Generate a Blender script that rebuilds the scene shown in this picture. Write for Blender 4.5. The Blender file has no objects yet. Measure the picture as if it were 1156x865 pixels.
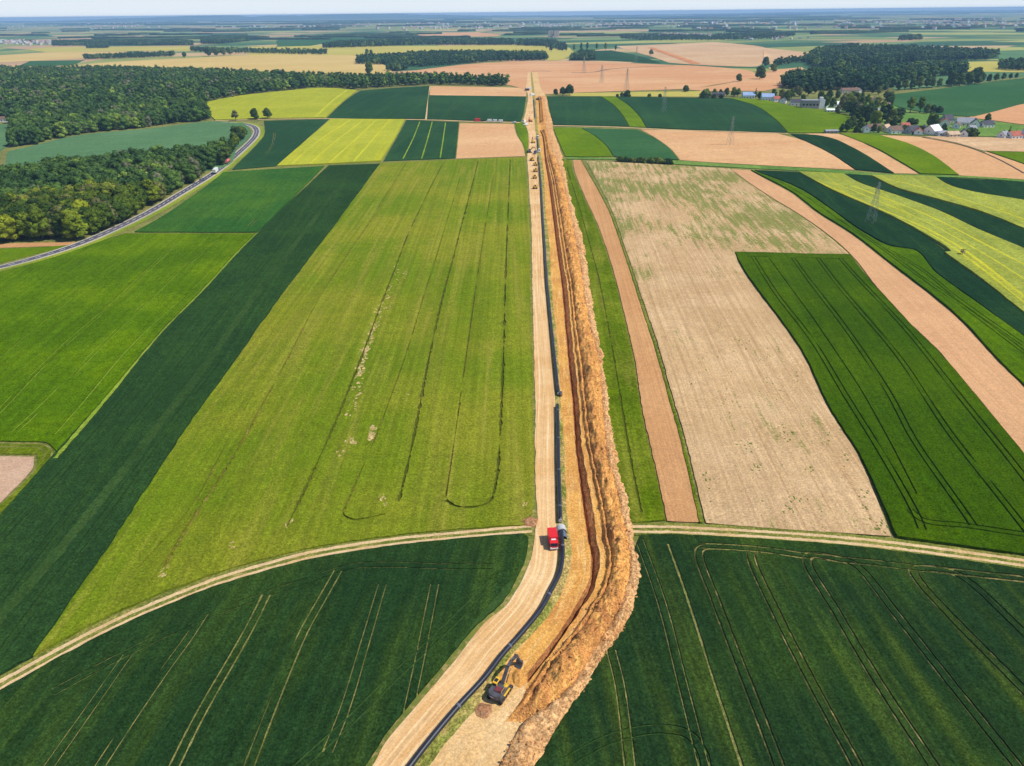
import bpy, bmesh, math, random
import numpy as np
from mathutils import Vector, Matrix, noise
from mathutils.geometry import delaunay_2d_cdt

random.seed(7)
rng = np.random.default_rng(7)
C = bpy.context.scene.collection
R = math.radians

# ------------------------------------------------------------------ camera
PW, PH, FPX, HC = 1156.0, 865.0, 795.0, 120.0
PITCH = math.atan((PH / 2 - 14.0) / FPX)
ROLL = R(0.6)
fw = Vector((0, math.cos(PITCH), -math.sin(PITCH)))
up0 = Vector((0, math.sin(PITCH), math.cos(PITCH)))
rt0 = Vector((1, 0, 0))
UP = up0 * math.cos(ROLL) + rt0 * math.sin(ROLL)
RT = rt0 * math.cos(ROLL) - up0 * math.sin(ROLL)


def sstep(a, b, x):
    t = np.clip((x - a) / (b - a), 0.0, 1.0)
    return t * t * (3 - 2 * t)


# ------------------------------------------------------------------ relief of the land (metres)
def relief(x, y):
    z = 8.0 * np.exp(-((y - 1280) / 330.0) ** 2) * (0.7 + 0.3 * np.sin(x / 300.0))
    z = z + 5.0 * np.exp(-(((x - 420) / 180.0) ** 2 + ((y - 640) / 200.0) ** 2))
    z = z - 4.0 * np.exp(-(((x - 650) / 250.0) ** 2 + ((y - 950) / 180.0) ** 2))
    near = np.exp(-(y / 520.0) ** 2)
    z = z + near * (0.40 * np.sin(x * 0.050 + y * 0.022) + 0.36 * np.sin(y * 0.058 - x * 0.021 + 1.0)
                    + 0.22 * np.sin(x * 0.083 - y * 0.047 + 2.0))
    z = z + 5.0 * np.sin(x / 420.0 + 0.7) * np.sin(y / 640.0) * sstep(1500, 2300, y) * (1 - sstep(3400, 6000, y))
    return z


def hz(x, y):
    return float(relief(x, y))


def survey(px, py):
    """ground point (metres) that the photograph shows at a pixel"""
    d = fw + RT * ((px - PW / 2) / FPX) + UP * ((PH / 2 - py) / FPX)
    dz = min(d.z, -0.0040)
    t = HC / -dz
    for _ in range(14):
        z = hz(d.x * t, d.y * t)
        t = (HC - z) / -dz
    return Vector((d.x * t, d.y * t))


def ppm(y):
    return FPX / max(60.0, y)


# ------------------------------------------------------------------ tags
def tag(o, label=None, cat=None, group=None, kind=None):
    if label: o['label'] = label
    if cat: o['category'] = cat
    if group: o['group'] = group
    if kind: o['kind'] = kind
    return o


def link(o, parent=None):
    C.objects.link(o)
    if parent is not None:
        o.parent = parent
    return o


def mesh_obj(name, verts, faces, mats, parent=None, mi=None, smooth=None):
    me = bpy.data.meshes.new(name)
    me.from_pydata([tuple(v) for v in verts], [], faces)
    for m in (mats if isinstance(mats, (list, tuple)) else [mats]):
        me.materials.append(m)
    if mi is not None:
        me.polygons.foreach_set('material_index', np.asarray(mi, dtype=np.int32))
    if smooth is not None:
        s = np.asarray(smooth, dtype=bool) if not isinstance(smooth, bool) else np.full(len(faces), smooth)
        me.polygons.foreach_set('use_smooth', s)
    me.update()
    return link(bpy.data.objects.new(name, me), parent)


def empty(name, loc, rz=0.0):
    o = bpy.data.objects.new(name, None)
    o.empty_display_size = 0.5
    o.location = loc
    o.rotation_euler = (0, 0, rz)
    C.objects.link(o)
    return o


def copy_tree(o, parent=None):
    c = o.copy()
    C.objects.link(c)
    if parent is not None:
        c.parent = parent
    for ch in list(o.children):
        copy_tree(ch, c)
    return c


# ------------------------------------------------------------------ materials
KLIGHT = 1.36


def lin(c):
    c = c / 255.0
    return c / 12.92 if c <= 0.04045 else ((c + 0.055) / 1.055) ** 2.4


def A(r, g, b, k=None):
    k = k or KLIGHT
    return (lin(r) / k, lin(g) / k, lin(b) / k, 1.0)


class NT:
    def __init__(s, name, rough=0.9, spec=0.15):
        s.m = bpy.data.materials.new(name)
        s.m.use_nodes = True
        s.t = s.m.node_tree
        s.b = s.t.nodes['Principled BSDF']
        s.b.inputs['Roughness'].default_value = rough
        s.b.inputs['Specular IOR Level'].default_value = spec

    def n(s, typ, **kw):
        nd = s.t.nodes.new(typ)
        for k, v in kw.items():
            setattr(nd, k, v)
        return nd

    def l(s, a, b):
        s.t.links.new(a, b)

    def pos(s):
        if not hasattr(s, '_p'):
            s._p = s.n('ShaderNodeNewGeometry').outputs['Position']
        return s._p

    def math(s, op, a, b=None, c=None):
        nd = s.n('ShaderNodeMath', operation=op)
        for i, v in enumerate((a, b, c)):
            if v is None: continue
            if hasattr(v, 'links'): s.l(v, nd.inputs[i])
            else: nd.inputs[i].default_value = v
        return nd.outputs[0]

    def noise(s, scale, detail=4, rough=0.55, vec=None, dist=0.0):
        nd = s.n('ShaderNodeTexNoise')
        nd.inputs['Scale'].default_value = scale
        nd.inputs['Detail'].default_value = detail
        nd.inputs['Roughness'].default_value = rough
        nd.inputs['Distortion'].default_value = dist
        s.l(vec if vec is not None else s.pos(), nd.inputs['Vector'])
        return nd.outputs['Fac']

    def rng(s, v, a, b, c=0.0, d=1.0, smooth=True):
        nd = s.n('ShaderNodeMapRange')
        if smooth: nd.interpolation_type = 'SMOOTHSTEP'
        s.l(v, nd.inputs['Value'])
        nd.inputs['From Min'].default_value = a
        nd.inputs['From Max'].default_value = b
        nd.inputs['To Min'].default_value = c
        nd.inputs['To Max'].default_value = d
        return nd.outputs['Result']

    def mix(s, f, a, b):
        nd = s.n('ShaderNodeMix', data_type='RGBA')
        for i, v in ((0, f), (6, a), (7, b)):
            if hasattr(v, 'links'): s.l(v, nd.inputs[i])
            else: nd.inputs[i].default_value = v
        return nd.outputs[2]

    def scale(s, col, f):
        nd = s.n('ShaderNodeVectorMath', operation='SCALE')
        s.l(col, nd.inputs[0])
        s.l(f, nd.inputs['Scale'])
        return nd.outputs[0]

    def along(s, ang, ln, wd):
        """ground coordinates turned to a field's working direction and stretched"""
        if hasattr(s, 'uv'):
            mp = s.n('ShaderNodeVectorMath', operation='MULTIPLY')
            s.l(s.uv, mp.inputs[0]); mp.inputs[1].default_value = (1 / wd, 1 / ln, 0)
            return mp.outputs[0]
        ca, sa = math.cos(ang), math.sin(ang)
        d1 = s.n('ShaderNodeVectorMath', operation='DOT_PRODUCT')
        d2 = s.n('ShaderNodeVectorMath', operation='DOT_PRODUCT')
        s.l(s.pos(), d1.inputs[0]); s.l(s.pos(), d2.inputs[0])
        d1.inputs[1].default_value = (ca / ln, sa / ln, 0)
        d2.inputs[1].default_value = (-sa / wd, ca / wd, 0)
        cb = s.n('ShaderNodeCombineXYZ')
        s.l(d1.outputs['Value'], cb.inputs[0]); s.l(d2.outputs['Value'], cb.inputs[1])
        return cb.outputs[0]

    def bump(s, h, strength, dist):
        nd = s.n('ShaderNodeBump')
        nd.inputs['Strength'].default_value = strength
        nd.inputs['Distance'].default_value = dist
        s.l(h, nd.inputs['Height'])
        s.l(nd.outputs['Normal'], s.b.inputs['Normal'])

    def out(s, col):
        s.l(col, s.b.inputs['Base Color'])
        return s.m


def mat_field(name, c1, c2, c3=None, ang=0.0, wid=2.5, ln=60.0, streak=0.5, mott=0.018, mcon=(0.4, 0.65),
              fine=0.9, famt=0.25, bumps=0.5, bdist=0.35, row=None, weeds=None, rough=0.95, clump=None, uv=False, spec=0.0):
    t = NT(name, rough, spec)
    if uv:
        t.uv = t.n('ShaderNodeUVMap').outputs[0]
    a = t.noise(mott, 4, 0.6)
    col = t.mix(t.rng(a, mcon[0], mcon[1]), c1, c2)
    if c3 is not None:
        sv = t.noise(1.0, 3, 0.6, t.along(ang, ln, wid))
        col = t.mix(t.rng(sv, 0.45, 0.75, 0, streak), col, c3)
    if weeds is not None:
        wc, y0, y1, lo, hi = weeds
        sep = t.n('ShaderNodeSeparateXYZ'); t.l(t.pos(), sep.inputs[0])
        g = t.rng(sep.outputs[1], y0, y1)
        w = t.noise(1.0, 5, 0.7, t.along(ang, 28, 3.2))
        w2 = t.noise(0.016, 3, 0.5)
        w3 = t.noise(0.8, 3, 0.7)
        v = t.math('ADD', t.math('ADD', t.math('MULTIPLY', w, 0.5), t.math('MULTIPLY', w2, 0.35)), t.math('MULTIPLY', w3, 0.25))
        v = t.math('ADD', v, t.math('MULTIPLY', g, 0.11))
        col = t.mix(t.rng(v, lo, hi, 0, 0.85), col, wc)
    if row is not None:
        sp, ramt = row
        rv = t.noise(1.0, 2, 0.5, t.along(ang, 200, sp))
        col = t.scale(col, t.rng(rv, 0.3, 0.7, 1 - ramt, 1 + ramt))
    f1 = t.noise(fine, 6, 0.72)
    f0 = t.noise(fine * 1.7, 2, 0.8)
    col = t.scale(col, t.rng(f0, 0.38, 0.62, 1 - famt * 1.1, 1 + famt * 1.1, False))
    f2 = t.noise(fine * 0.22, 4, 0.6)
    col = t.scale(col, t.rng(f1, 0.36, 0.64, 1 - famt * 1.25, 1 + famt * 1.25, False))
    col = t.scale(col, t.rng(f2, 0.32, 0.68, 1 - famt * 0.55, 1 + famt * 0.55, False))
    if clump is not None:
        cl = t.noise(clump, 4, 0.7)
        col = t.scale(col, t.rng(cl, 0.35, 0.65, 0.72, 1.18))
        t.bump(t.math('ADD', f1, cl), bumps, bdist)
    else:
        t.bump(f1, bumps, bdist)
    return t.out(col)


def mat_plain(name, col, rough=0.6, spec=0.3, metal=0.0, var=0.12, sc=1.5):
    t = NT(name, rough, spec)
    t.b.inputs['Metallic'].default_value = metal
    tc = t.n('ShaderNodeTexCoord').outputs['Object']
    f = t.noise(sc, 5, 0.6, tc)
    rgb = t.n('ShaderNodeRGB'); rgb.outputs[0].default_value = col
    return t.out(t.scale(rgb.outputs[0], t.rng(f, 0.3, 0.7, 1 - var, 1 + var)))


def wang(p, q):
    a, b = survey(*p), survey(*q)
    return math.atan2(b.y - a.y, b.x - a.x)


# ------------------------------------------------------------------ lines on the ground
def catmull(P, step):
    """smooth resampling of a 2D polyline"""
    P = [Vector(p) for p in P]
    if len(P) < 3:
        Q = [P[0] + (P[0] - P[1])] + P + [P[1] + (P[1] - P[0])] if len(P) == 2 else P
    else:
        Q = [P[0] * 2 - P[1]] + P + [P[-1] * 2 - P[-2]]
    out = []
    for i in range(1, len(Q) - 2):
        p0, p1, p2, p3 = Q[i - 1], Q[i], Q[i + 1], Q[i + 2]
        L = (p2 - p1).length
        k = max(1, min(60, int(math.ceil(L / step((p1 + p2) / 2)))))
        # chord-length parametrisation avoids overshoot between uneven points
        t0 = 0.0
        t1 = t0 + max(1e-4, (p1 - p0).length ** 0.5)
        t2 = t1 + max(1e-4, L ** 0.5)
        t3 = t2 + max(1e-4, (p3 - p2).length ** 0.5)
        for j in range(k):
            t = t1 + (t2 - t1) * j / k
            a1 = p0 * ((t1 - t) / (t1 - t0)) + p1 * ((t - t0) / (t1 - t0))
            a2 = p1 * ((t2 - t) / (t2 - t1)) + p2 * ((t - t1) / (t2 - t1))
            a3 = p2 * ((t3 - t) / (t3 - t2)) + p3 * ((t - t2) / (t3 - t2))
            b1 = a1 * ((t2 - t) / (t2 - t0)) + a2 * ((t - t0) / (t2 - t0))
            b2 = a2 * ((t3 - t) / (t3 - t1)) + a3 * ((t - t1) / (t3 - t1))
            out.append(b1 * ((t2 - t) / (t2 - t1)) + b2 * ((t - t1) / (t2 - t1)))
    out.append(Q[-2])
    return out


def stepfn(p):
    return max(2.0, p.length * 0.015)


def gline(px, step=stepfn):
    return catmull([survey(*p) for p in px], step)


def offset(P, d):
    out = []
    n = len(P)
    for i in range(n):
        t = (P[min(i + 1, n - 1)] - P[max(i - 1, 0)])
        if t.length < 1e-6: t = Vector((1, 0))
        t.normalize()
        dd = d(P[i]) if callable(d) else d
        out.append(P[i] + Vector((t.y, -t.x)) * dd)      # + is to the right of travel
    return out


FCOUNT = [0]


def field(name, label, segs, mat, hgt=0.0, tracks=(), tmats=(), edge=0.3, cat=None):
    """one field: a sheet over the relief, raised by the height of its crop, with the
    wheel tracks really cut down to the soil"""
    FCOUNT[0] += 1
    lift = 0.03 + 0.004 * FCOUNT[0]
    top = hgt + lift
    B = []
    for s in segs:
        B += gline(s)
    bb = []
    for p in B:
        q = p.copy()
        if edge and p.length < 900:
            q += Vector((noise.noise((p.x * 0.45, p.y * 0.45, 1.3)), noise.noise((p.x * 0.45, p.y * 0.45, 8.1)))) * edge * 0.9
        if not bb or (q - bb[-1]).length > 0.35:
            bb.append(q)
    if (bb[0] - bb[-1]).length < 0.35: bb.pop()
    if sum(bb[i - 1].x * bb[i].y - bb[i].x * bb[i - 1].y for i in range(len(bb))) < 0:
        bb.reverse()                                  # outlines run counter-clockwise
    V = list(bb)
    faces = [list(range(len(bb)))]
    kinds = [None]
    for tr in tracks:
        px, mode, w, mi = tr[:4]
        if mode == 'blob':                                    # a patch where the crop has failed
            c = survey(*px[0]); b0 = len(V); kk = 11; sd = c.x * 0.37
            for q in range(kk):
                a = 2 * math.pi * q / kk
                r_ = w * (0.75 + 0.9 * noise.noise((math.cos(a) * 1.3 + sd, math.sin(a) * 1.3, c.y * 0.21)))
                V.append(Vector((c.x + math.cos(a) * r_ * 0.8, c.y + math.sin(a) * r_ * 1.25)))
            faces.append(list(range(b0, b0 + kk))); kinds.append((mi, False))
            continue
        skip = tr[4] if len(tr) > 4 else 0.0
        cl = gline(px, lambda p: max(0.9, p.length * 0.006))
        offs = {'pair': (-0.95, 0.95), 'one': (0.0,), 'clump': (0.0,), 'flat': (0.0,)}[mode]
        for o in offs:
            side = offset(cl, o) if o else cl
            ww = []
            for p in side:
                fade = (noise.noise((p.x * 0.055 + 5 * o, p.y * 0.055, 7.7)) + 0.62 - skip) * 3.0
                rag = (0.15 + 1.5 * (0.5 + noise.noise((p.x * 0.8 + o, p.y * 0.8, 3.0))) if mode == 'clump' else 0.78 + 0.44 * (0.5 + noise.noise((p.x * 0.7 + o, p.y * 0.7, 3.0)))) if mode != 'flat' else \
                    1.0 + 0.45 * noise.noise((p.x * 0.9 + o, p.y * 0.9, 3.0)) + 0.3 * noise.noise((p.x * 0.12, p.y * 0.12, 5.0))
                ww.append(w * rag * (max(0.0, min(1.0, fade)) if (mode != 'flat' or skip) else 1.0))
            Lf = [q for q in offset(side, -0.5)]
            Rt = [q for q in offset(side, 0.5)]
            lp = [s + (l - s) * 1.0 * wv for s, l, wv in zip(side, Lf, ww)]
            rp = [s + (r - s) * 1.0 * wv for s, r, wv in zip(side, Rt, ww)]
            b0 = len(V)
            for a, b in zip(lp, rp):
                V.append(a); V.append(b)
            for i in range(len(side) - 1):
                if max(ww[i], ww[i + 1]) < 0.10: continue
                for tri in ((b0 + 2 * i, b0 + 2 * i + 1, b0 + 2 * i + 3), (b0 + 2 * i, b0 + 2 * i + 3, b0 + 2 * i + 2)):
                    p0, p1, p2 = (V[q] for q in tri)
                    ar = (p1.x - p0.x) * (p2.y - p0.y) - (p1.y - p0.y) * (p2.x - p0.x)
                    if abs(ar) < 4e-3: continue
                    faces.append(list(tri) if ar > 0 else list(tri)[::-1])
                    kinds.append((mi, mode != 'flat'))
    xs = [p.x for p in bb]; ys = [p.y for p in bb]
    x0, x1, y0, y1 = min(xs), max(xs), min(ys), max(ys)
    y = y0
    while y < y1:
        st = min(60.0, max(6.0, abs(y) * 0.022))
        if (x1 - x0) / st > 150: st = (x1 - x0) / 150
        x = x0 + random.random() * st
        while x < x1:
            V.append(Vector((x, y + random.uniform(-.1, .1) * st)))
            x += st
        y += st
    res = delaunay_2d_cdt(V, [], faces, 0, 1e-4, True)
    rv, rf, of = res[0], res[2], res[5]
    arr = np.array([(p.x, p.y) for p in rv])
    hh = relief(arr[:, 0], arr[:, 1])
    nv = len(rv)
    verts = [(arr[i, 0], arr[i, 1], hh[i] + top) for i in range(nv)]
    low = {}
    F, MI, SM = [], [], []

    def lowv(i):
        if i not in low:
            low[i] = len(verts); verts.append((arr[i, 0], arr[i, 1], hh[i] + lift + 0.02))
        return low[i]
    edges = {}
    for f, o in zip(rf, of):
        if 0 not in o: continue
        k = None
        for q in o:
            if kinds[q] is not None and (k is None or kinds[q][1]): k = kinds[q]
        a, b, c = f[0], f[1], f[2]
        area = (arr[b, 0] - arr[a, 0]) * (arr[c, 1] - arr[a, 1]) - (arr[b, 1] - arr[a, 1]) * (arr[c, 0] - arr[a, 0])
        ff = list(f) if area > 0 else list(f)[::-1]
        if k is not None and k[1] and hgt > 0.05:
            F.append([lowv(i) for i in ff]); MI.append(k[0]); SM.append(True)
            continue
        F.append(ff); MI.append(0 if k is None else k[0]); SM.append(True)
        for i in range(len(ff)):
            e = (ff[i], ff[(i + 1) % len(ff)])
            edges[e] = 1
    if hgt > 0.05:
        dup = {}

        def dv(i, lowside):
            key = (i, lowside)
            if key not in dup:
                dup[key] = len(verts)
                verts.append((arr[i, 0], arr[i, 1], hh[i] + (-0.2 if lowside else top)))
            return dup[key]
        for (a, b) in list(edges):
            if (b, a) not in edges:
                F.append([dv(b, False), dv(a, False), dv(a, True), dv(b, True)]); MI.append(0); SM.append(False)
    o = mesh_obj(name, verts, F, [mat] + list(tmats), None, MI, SM)
    tag(o, label, cat, None, 'structure')
    return o


def ribbon(name, label, cl, prof, mats, mi, kind='structure', cat=None, lift=0.05):
    """a strip along a ground line: prof = list of (offset, height)"""
    cols = [offset(cl, p[0]) if not callable(p[0]) else offset(cl, p[0]) for p in prof]
    n = len(cl); m = len(prof)
    verts = []
    for j in range(n):
        for i in range(m):
            p = cols[i][j]
            verts.append((p.x, p.y, hz(p.x, p.y) + lift + prof[i][1]))
    F, MI = [], []
    for j in range(n - 1):
        for i in range(m - 1):
            if mi[i] is None: continue
            F.append([j * m + i, j * m + i + 1, (j + 1) * m + i + 1, (j + 1) * m + i]); MI.append(mi[i])
    o = mesh_obj(name, verts, F, mats, None, MI, True)
    tag(o, label, cat, None, kind)
    return o


# ------------------------------------------------------------------ small mesh builder
class MB:
    def __init__(s): s.v, s.f = [], []

    def box(s, c, d, rot=None, taper=(1, 1)):
        b = len(s.v)
        M = rot or Matrix.Identity(3)
        for z in (-.5, .5):
            k = taper if z > 0 else (1, 1)
            for x, y in ((-.5, -.5), (.5, -.5), (.5, .5), (-.5, .5)):
                p = M @ Vector((x * d[0] * k[0], y * d[1] * k[1], z * d[2])) + Vector(c)
                s.v.append(tuple(p))
        for f in ((3, 2, 1, 0), (4, 5, 6, 7), (0, 1, 5, 4), (1, 2, 6, 5), (2, 3, 7, 6), (3, 0, 4, 7)):
            s.f.append([b + i for i in f])
        return s

    def bar(s, p, q, w, h=None, w2=None):
        p, q = Vector(p), Vector(q)
        h = h or w; w2 = w2 or w
        d = (q - p).normalized()
        u = d.cross(Vector((0, 0, 1)))
        if u.length < 1e-3: u = Vector((1, 0, 0))
        u.normalize(); v = u.cross(d)
        b = len(s.v)
        for c, k in ((p, 1.0), (q, w2 / w)):
            for a, e in ((-.5, -.5), (.5, -.5), (.5, .5), (-.5, .5)):
                s.v.append(tuple(c + u * a * w * k + v * e * h * k))
        for f in ((3, 2, 1, 0), (4, 5, 6, 7), (0, 1, 5, 4), (1, 2, 6, 5), (2, 3, 7, 6), (3, 0, 4, 7)):
            s.f.append([b + i for i in f])
        return s

    def cyl(s, p, q, r0, r1=None, n=12, caps=True):
        p, q = Vector(p), Vector(q)
        r1 = r0 if r1 is None else r1
        d = (q - p).normalized()
        u = d.cross(Vector((0, 0, 1)))
        if u.length < 1e-3: u = Vector((1, 0, 0))
        u.normalize(); v = u.cross(d)
        b = len(s.v)
        for c, r in ((p, r0), (q, r1)):
            for i in range(n):
                a = 2 * math.pi * i / n
                s.v.append(tuple(c + u * math.cos(a) * r + v * math.sin(a) * r))
        for i in range(n):
            j = (i + 1) % n
            s.f.append([b + j, b + i, b + n + i, b + n + j])
        if caps:
            s.f.append([b + i for i in range(n)])
            s.f.append([b + n + i for i in range(n)][::-1])
        return s

    def prism(s, prof, x0, x1):
        """profile in (y,z), extruded along x"""
        b = len(s.v); n = len(prof)
        for x in (x0, x1):
            for (y, z) in prof: s.v.append((x, y, z))
        for i in range(n):
            j = (i + 1) % n
            s.f.append([b + i, b + j, b + n + j, b + n + i])
        s.f.append([b + i for i in range(n)][::-1]); s.f.append([b + n + i for i in range(n)])
        return s

    def build(s, name, mat, parent=None, bevel=0.0, smooth=False):
        me = bpy.data.meshes.new(name)
        bm = bmesh.new()
        vs = [bm.verts.new(v) for v in s.v]
        for f in s.f:
            try: bm.faces.new([vs[i] for i in f])
            except ValueError: pass
        bmesh.ops.recalc_face_normals(bm, faces=bm.faces)
        if bevel > 0:
            bmesh.ops.bevel(bm, geom=list(bm.edges), offset=bevel, segments=2, affect='EDGES', clamp_overlap=True)
        bm.to_mesh(me); bm.free()
        me.materials.append(mat)
        if smooth:
            me.polygons.foreach_set('use_smooth', np.ones(len(me.polygons), dtype=bool))
        return link(bpy.data.objects.new(name, me), parent)
# ------------------------------------------------------------------ camera, sun, sky, haze
sc = bpy.context.scene
cam = bpy.data.cameras.new('camera')
cam.sensor_fit = 'HORIZONTAL'
cam.angle = 2 * math.atan(PW / 2 / FPX)
cam.clip_start = 1.0
cam.clip_end = 90000.0
co = bpy.data.objects.new('camera', cam)
M = Matrix((RT, UP, -fw)).transposed().to_4x4()
M.translation = Vector((0, 0, HC))
co.matrix_world = M
C.objects.link(co)
sc.camera = co

ELEV, BACK = R(55), R(14)
sv = Vector((math.cos(ELEV) * math.cos(BACK), -math.cos(ELEV) * math.sin(BACK), math.sin(ELEV)))
sun = bpy.data.lights.new('sun', 'SUN')
sun.energy = 4.95
sun.angle = R(0.53)
sun.color = (1.0, 0.95, 0.87)
so = bpy.data.objects.new('sun', sun)
so.rotation_euler = sv.to_track_quat('Z', 'Y').to_euler()
so.location = (300, -100, 600)
C.objects.link(so)

w = bpy.data.worlds.new('World'); sc.world = w
w.use_nodes = True
nt = w.node_tree
sky = nt.nodes.new('ShaderNodeTexSky')
sky.sky_type = 'NISHITA'
sky.sun_disc = False
sky.sun_elevation = ELEV
sky.sun_rotation = math.atan2(sv.x, sv.y)
sky.altitude = 120
sky.air_density = 1.0
sky.dust_density = 0.6
sky.ozone_density = 1.0
bg = nt.nodes['Background']
bg.inputs['Strength'].default_value = 0.128
cool = nt.nodes.new('ShaderNodeVectorMath'); cool.operation = 'MULTIPLY'
cool.inputs[1].default_value = (0.95, 1.0, 1.08)          # a clear, slightly cool summer sky
nt.links.new(sky.outputs[0], cool.inputs[0])
tcw = nt.nodes.new('ShaderNodeTexCoord')
sepw = nt.nodes.new('ShaderNodeSeparateXYZ')
nt.links.new(tcw.outputs['Generated'], sepw.inputs[0])
mrw = nt.nodes.new('ShaderNodeMapRange'); mrw.interpolation_type = 'SMOOTHSTEP'
mrw.inputs['From Min'].default_value = 0.0; mrw.inputs['From Max'].default_value = 0.16
mrw.inputs['To Min'].default_value = 1.0; mrw.inputs['To Max'].default_value = 0.0
nt.links.new(sepw.outputs[2], mrw.inputs['Value'])
mxw = nt.nodes.new('ShaderNodeMix'); mxw.data_type = 'RGBA'
nt.links.new(mrw.outputs['Result'], mxw.inputs[0])
nt.links.new(cool.outputs[0], mxw.inputs[6])
mxw.inputs[7].default_value = (6.1, 6.75, 7.4, 1)         # milky summer haze low in the sky
nt.links.new(mxw.outputs[2], bg.inputs['Color'])

sc.view_settings.view_transform = 'Standard'
sc.view_settings.look = 'None'
sc.view_settings.exposure = 0.0
sc.view_settings.gamma = 1.0
sc.view_settings.use_curve_mapping = False
sc.cycles.max_bounces = 6
sc.cycles.diffuse_bounces = 2
sc.cycles.glossy_bounces = 2
sc.cycles.transmission_bounces = 3
sc.cycles.volume_bounces = 0
sc.cycles.use_denoising = True

HAZE = True
if HAZE:
    hb = MB().box((0, 15000, 60.5), (70000, 33000, 129)).build('haze', None)
    hm = bpy.data.materials.new('haze_air'); hm.use_nodes = True
    t = hm.node_tree; t.nodes.clear()
    o_ = t.nodes.new('ShaderNodeOutputMaterial')
    pv = t.nodes.new('ShaderNodeVolumePrincipled')
    pv.inputs['Color'].default_value = (0.40, 0.67, 1.0, 1)
    pv.inputs['Density'].default_value = 0.000068
    pv.inputs['Anisotropy'].default_value = 0.0
    t.links.new(pv.outputs[0], o_.inputs['Volume'])
    hb.data.materials.clear(); hb.data.materials.append(hm)
    tag(hb, 'thin pale blue haze over the far plain', None, None, 'stuff')

# ------------------------------------------------------------------ surfaces
m_base = None
def base_material():
    t = NT('meadow_and_far_plain', 0.95, 0.1)
    sep = t.n('ShaderNodeSeparateXYZ'); t.l(t.pos(), sep.inputs[0])
    # verge grass near, mosaic of small fields far off
    a = t.noise(0.06, 5, 0.65)
    g = t.mix(t.rng(a, 0.35, 0.65), A(92, 112, 42), A(126, 132, 58))
    a2 = t.noise(0.7, 4, 0.7)
    g = t.mix(t.rng(a2, 0.45, 0.66, 0, 0.75), g, A(186, 160, 104))
    def mosaic(ang, lx, ly):
        v = t.n('ShaderNodeTexVoronoi'); v.inputs['Scale'].default_value = 1.0
        v.inputs['Randomness'].default_value = 0.85
        t.l(t.along(ang, lx, ly), v.inputs['Vector'])
        s = t.n('ShaderNodeSeparateColor'); t.l(v.outputs['Color'], s.inputs[0])
        r = t.n('ShaderNodeValToRGB'); r.color_ramp.interpolation = 'CONSTANT'
        el = r.color_ramp.elements
        cs = [(0, A(66, 108, 66)), (.14, A(150, 158, 84)), (.27, A(205, 172, 124)), (.38, A(88, 124, 70)), (.50, A(176, 176, 92)),
              (.60, A(122, 146, 84)), (.70, A(196, 160, 118)), (.78, A(60, 100, 64)), (.88, A(140, 152, 80))]
        el[0].position = 0; el[0].color = cs[0][1]; el[1].position = cs[1][0]; el[1].color = cs[1][1]
        for p_, c_ in cs[2:]:
            e = el.new(p_); e.color = c_
        t.l(s.outputs[0], r.inputs[0])
        return r.outputs[0]
    far = t.mix(t.rng(t.noise(0.0006, 2), 0.48, 0.52), mosaic(0.25, 620, 230), mosaic(-0.5, 480, 260))
    col = t.mix(t.rng(sep.outputs[1], 1500, 1800), g, far)
    col = t.scale(col, t.rng(t.noise(0.012, 5, 0.7), 0.3, 0.7, 0.86, 1.14))
    t.bump(a2, 0.4, 0.3)
    return t.out(col)

def tramdir(p, q): return wang(p, q)

# directions
d_f1 = wang((312, 787), (382, 645))
d_f3 = wang((107, 540), (204, 413))
d_f2 = wang((450, 568), (515, 277))
d_f5 = wang((48, 459), (105, 400))
d_f38 = wang((966, 865), (877, 696))
d_f31 = wang((1033, 502), (936, 348))
d_f29 = wang((860, 500), (740, 250))
d_f30 = wang((1062, 400), (960, 288))
d_f27 = wang((735, 480), (690, 300))

GRN = dict(fine=1.5, famt=0.30, bumps=0.6, bdist=0.35)
m_wheat1 = mat_field('young_wheat', A(37, 64, 30), A(54, 80, 30), A(78, 100, 32), d_f1, 7, 90, 0.5, 0.018, (0.42, 0.70), row=(1.0, 0.16), **GRN)
m_wheat38 = mat_field('young_wheat_right', A(35, 60, 29), A(52, 78, 28), A(88, 106, 32), d_f38, 6, 110, 0.55, 0.022, (0.42, 0.72), row=(1.0, 0.16), **GRN)
m_wheat3 = mat_field('blue_green_wheat', A(42, 70, 34), A(50, 80, 35), A(62, 92, 34), d_f3, 5, 160, 0.4, 0.02, row=(1.2, 0.08), **GRN)
m_green4 = mat_field('mid_green_wheat', A(52, 96, 36), A(76, 114, 36), A(58, 104, 42), d_f5, 9, 150, 0.5, 0.012, row=(3, 0.10), **GRN)
m_green5 = mat_field('bright_green_barley', A(80, 112, 0), A(102, 130, 0), A(70, 102, 0), d_f5, 8, 110, 0.5, 0.02, row=(2.2, 0.10), **GRN)
m_rape = mat_field('fading_rapeseed', A(112, 134, 22), A(142, 146, 38), A(158, 152, 58), d_f2, 6, 110, 0.65, 0.009, (0.38, 0.62), fine=1.2, famt=0.21,
                   bumps=0.9, bdist=0.55, row=(2.2, 0.12))
m_barley31 = mat_field('deep_green_barley', A(58, 88, 0), A(72, 100, 0), A(86, 110, 0), d_f31, 7, 120, 0.4, 0.02, row=(1.4, 0.10), **GRN)
m_barley32 = mat_field('bright_green_strip', A(72, 104, 0), A(92, 122, 0), A(60, 90, 0), d_f30, 4, 120, 0.5, 0.02, row=(2, 0.10), **GRN)
m_dark33 = mat_field('dark_strip_wheat', A(30, 60, 36), A(38, 68, 38), A(54, 88, 40), d_f30, 7, 60, 0.4, 0.02, row=(2, 0.08), **GRN)
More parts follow.
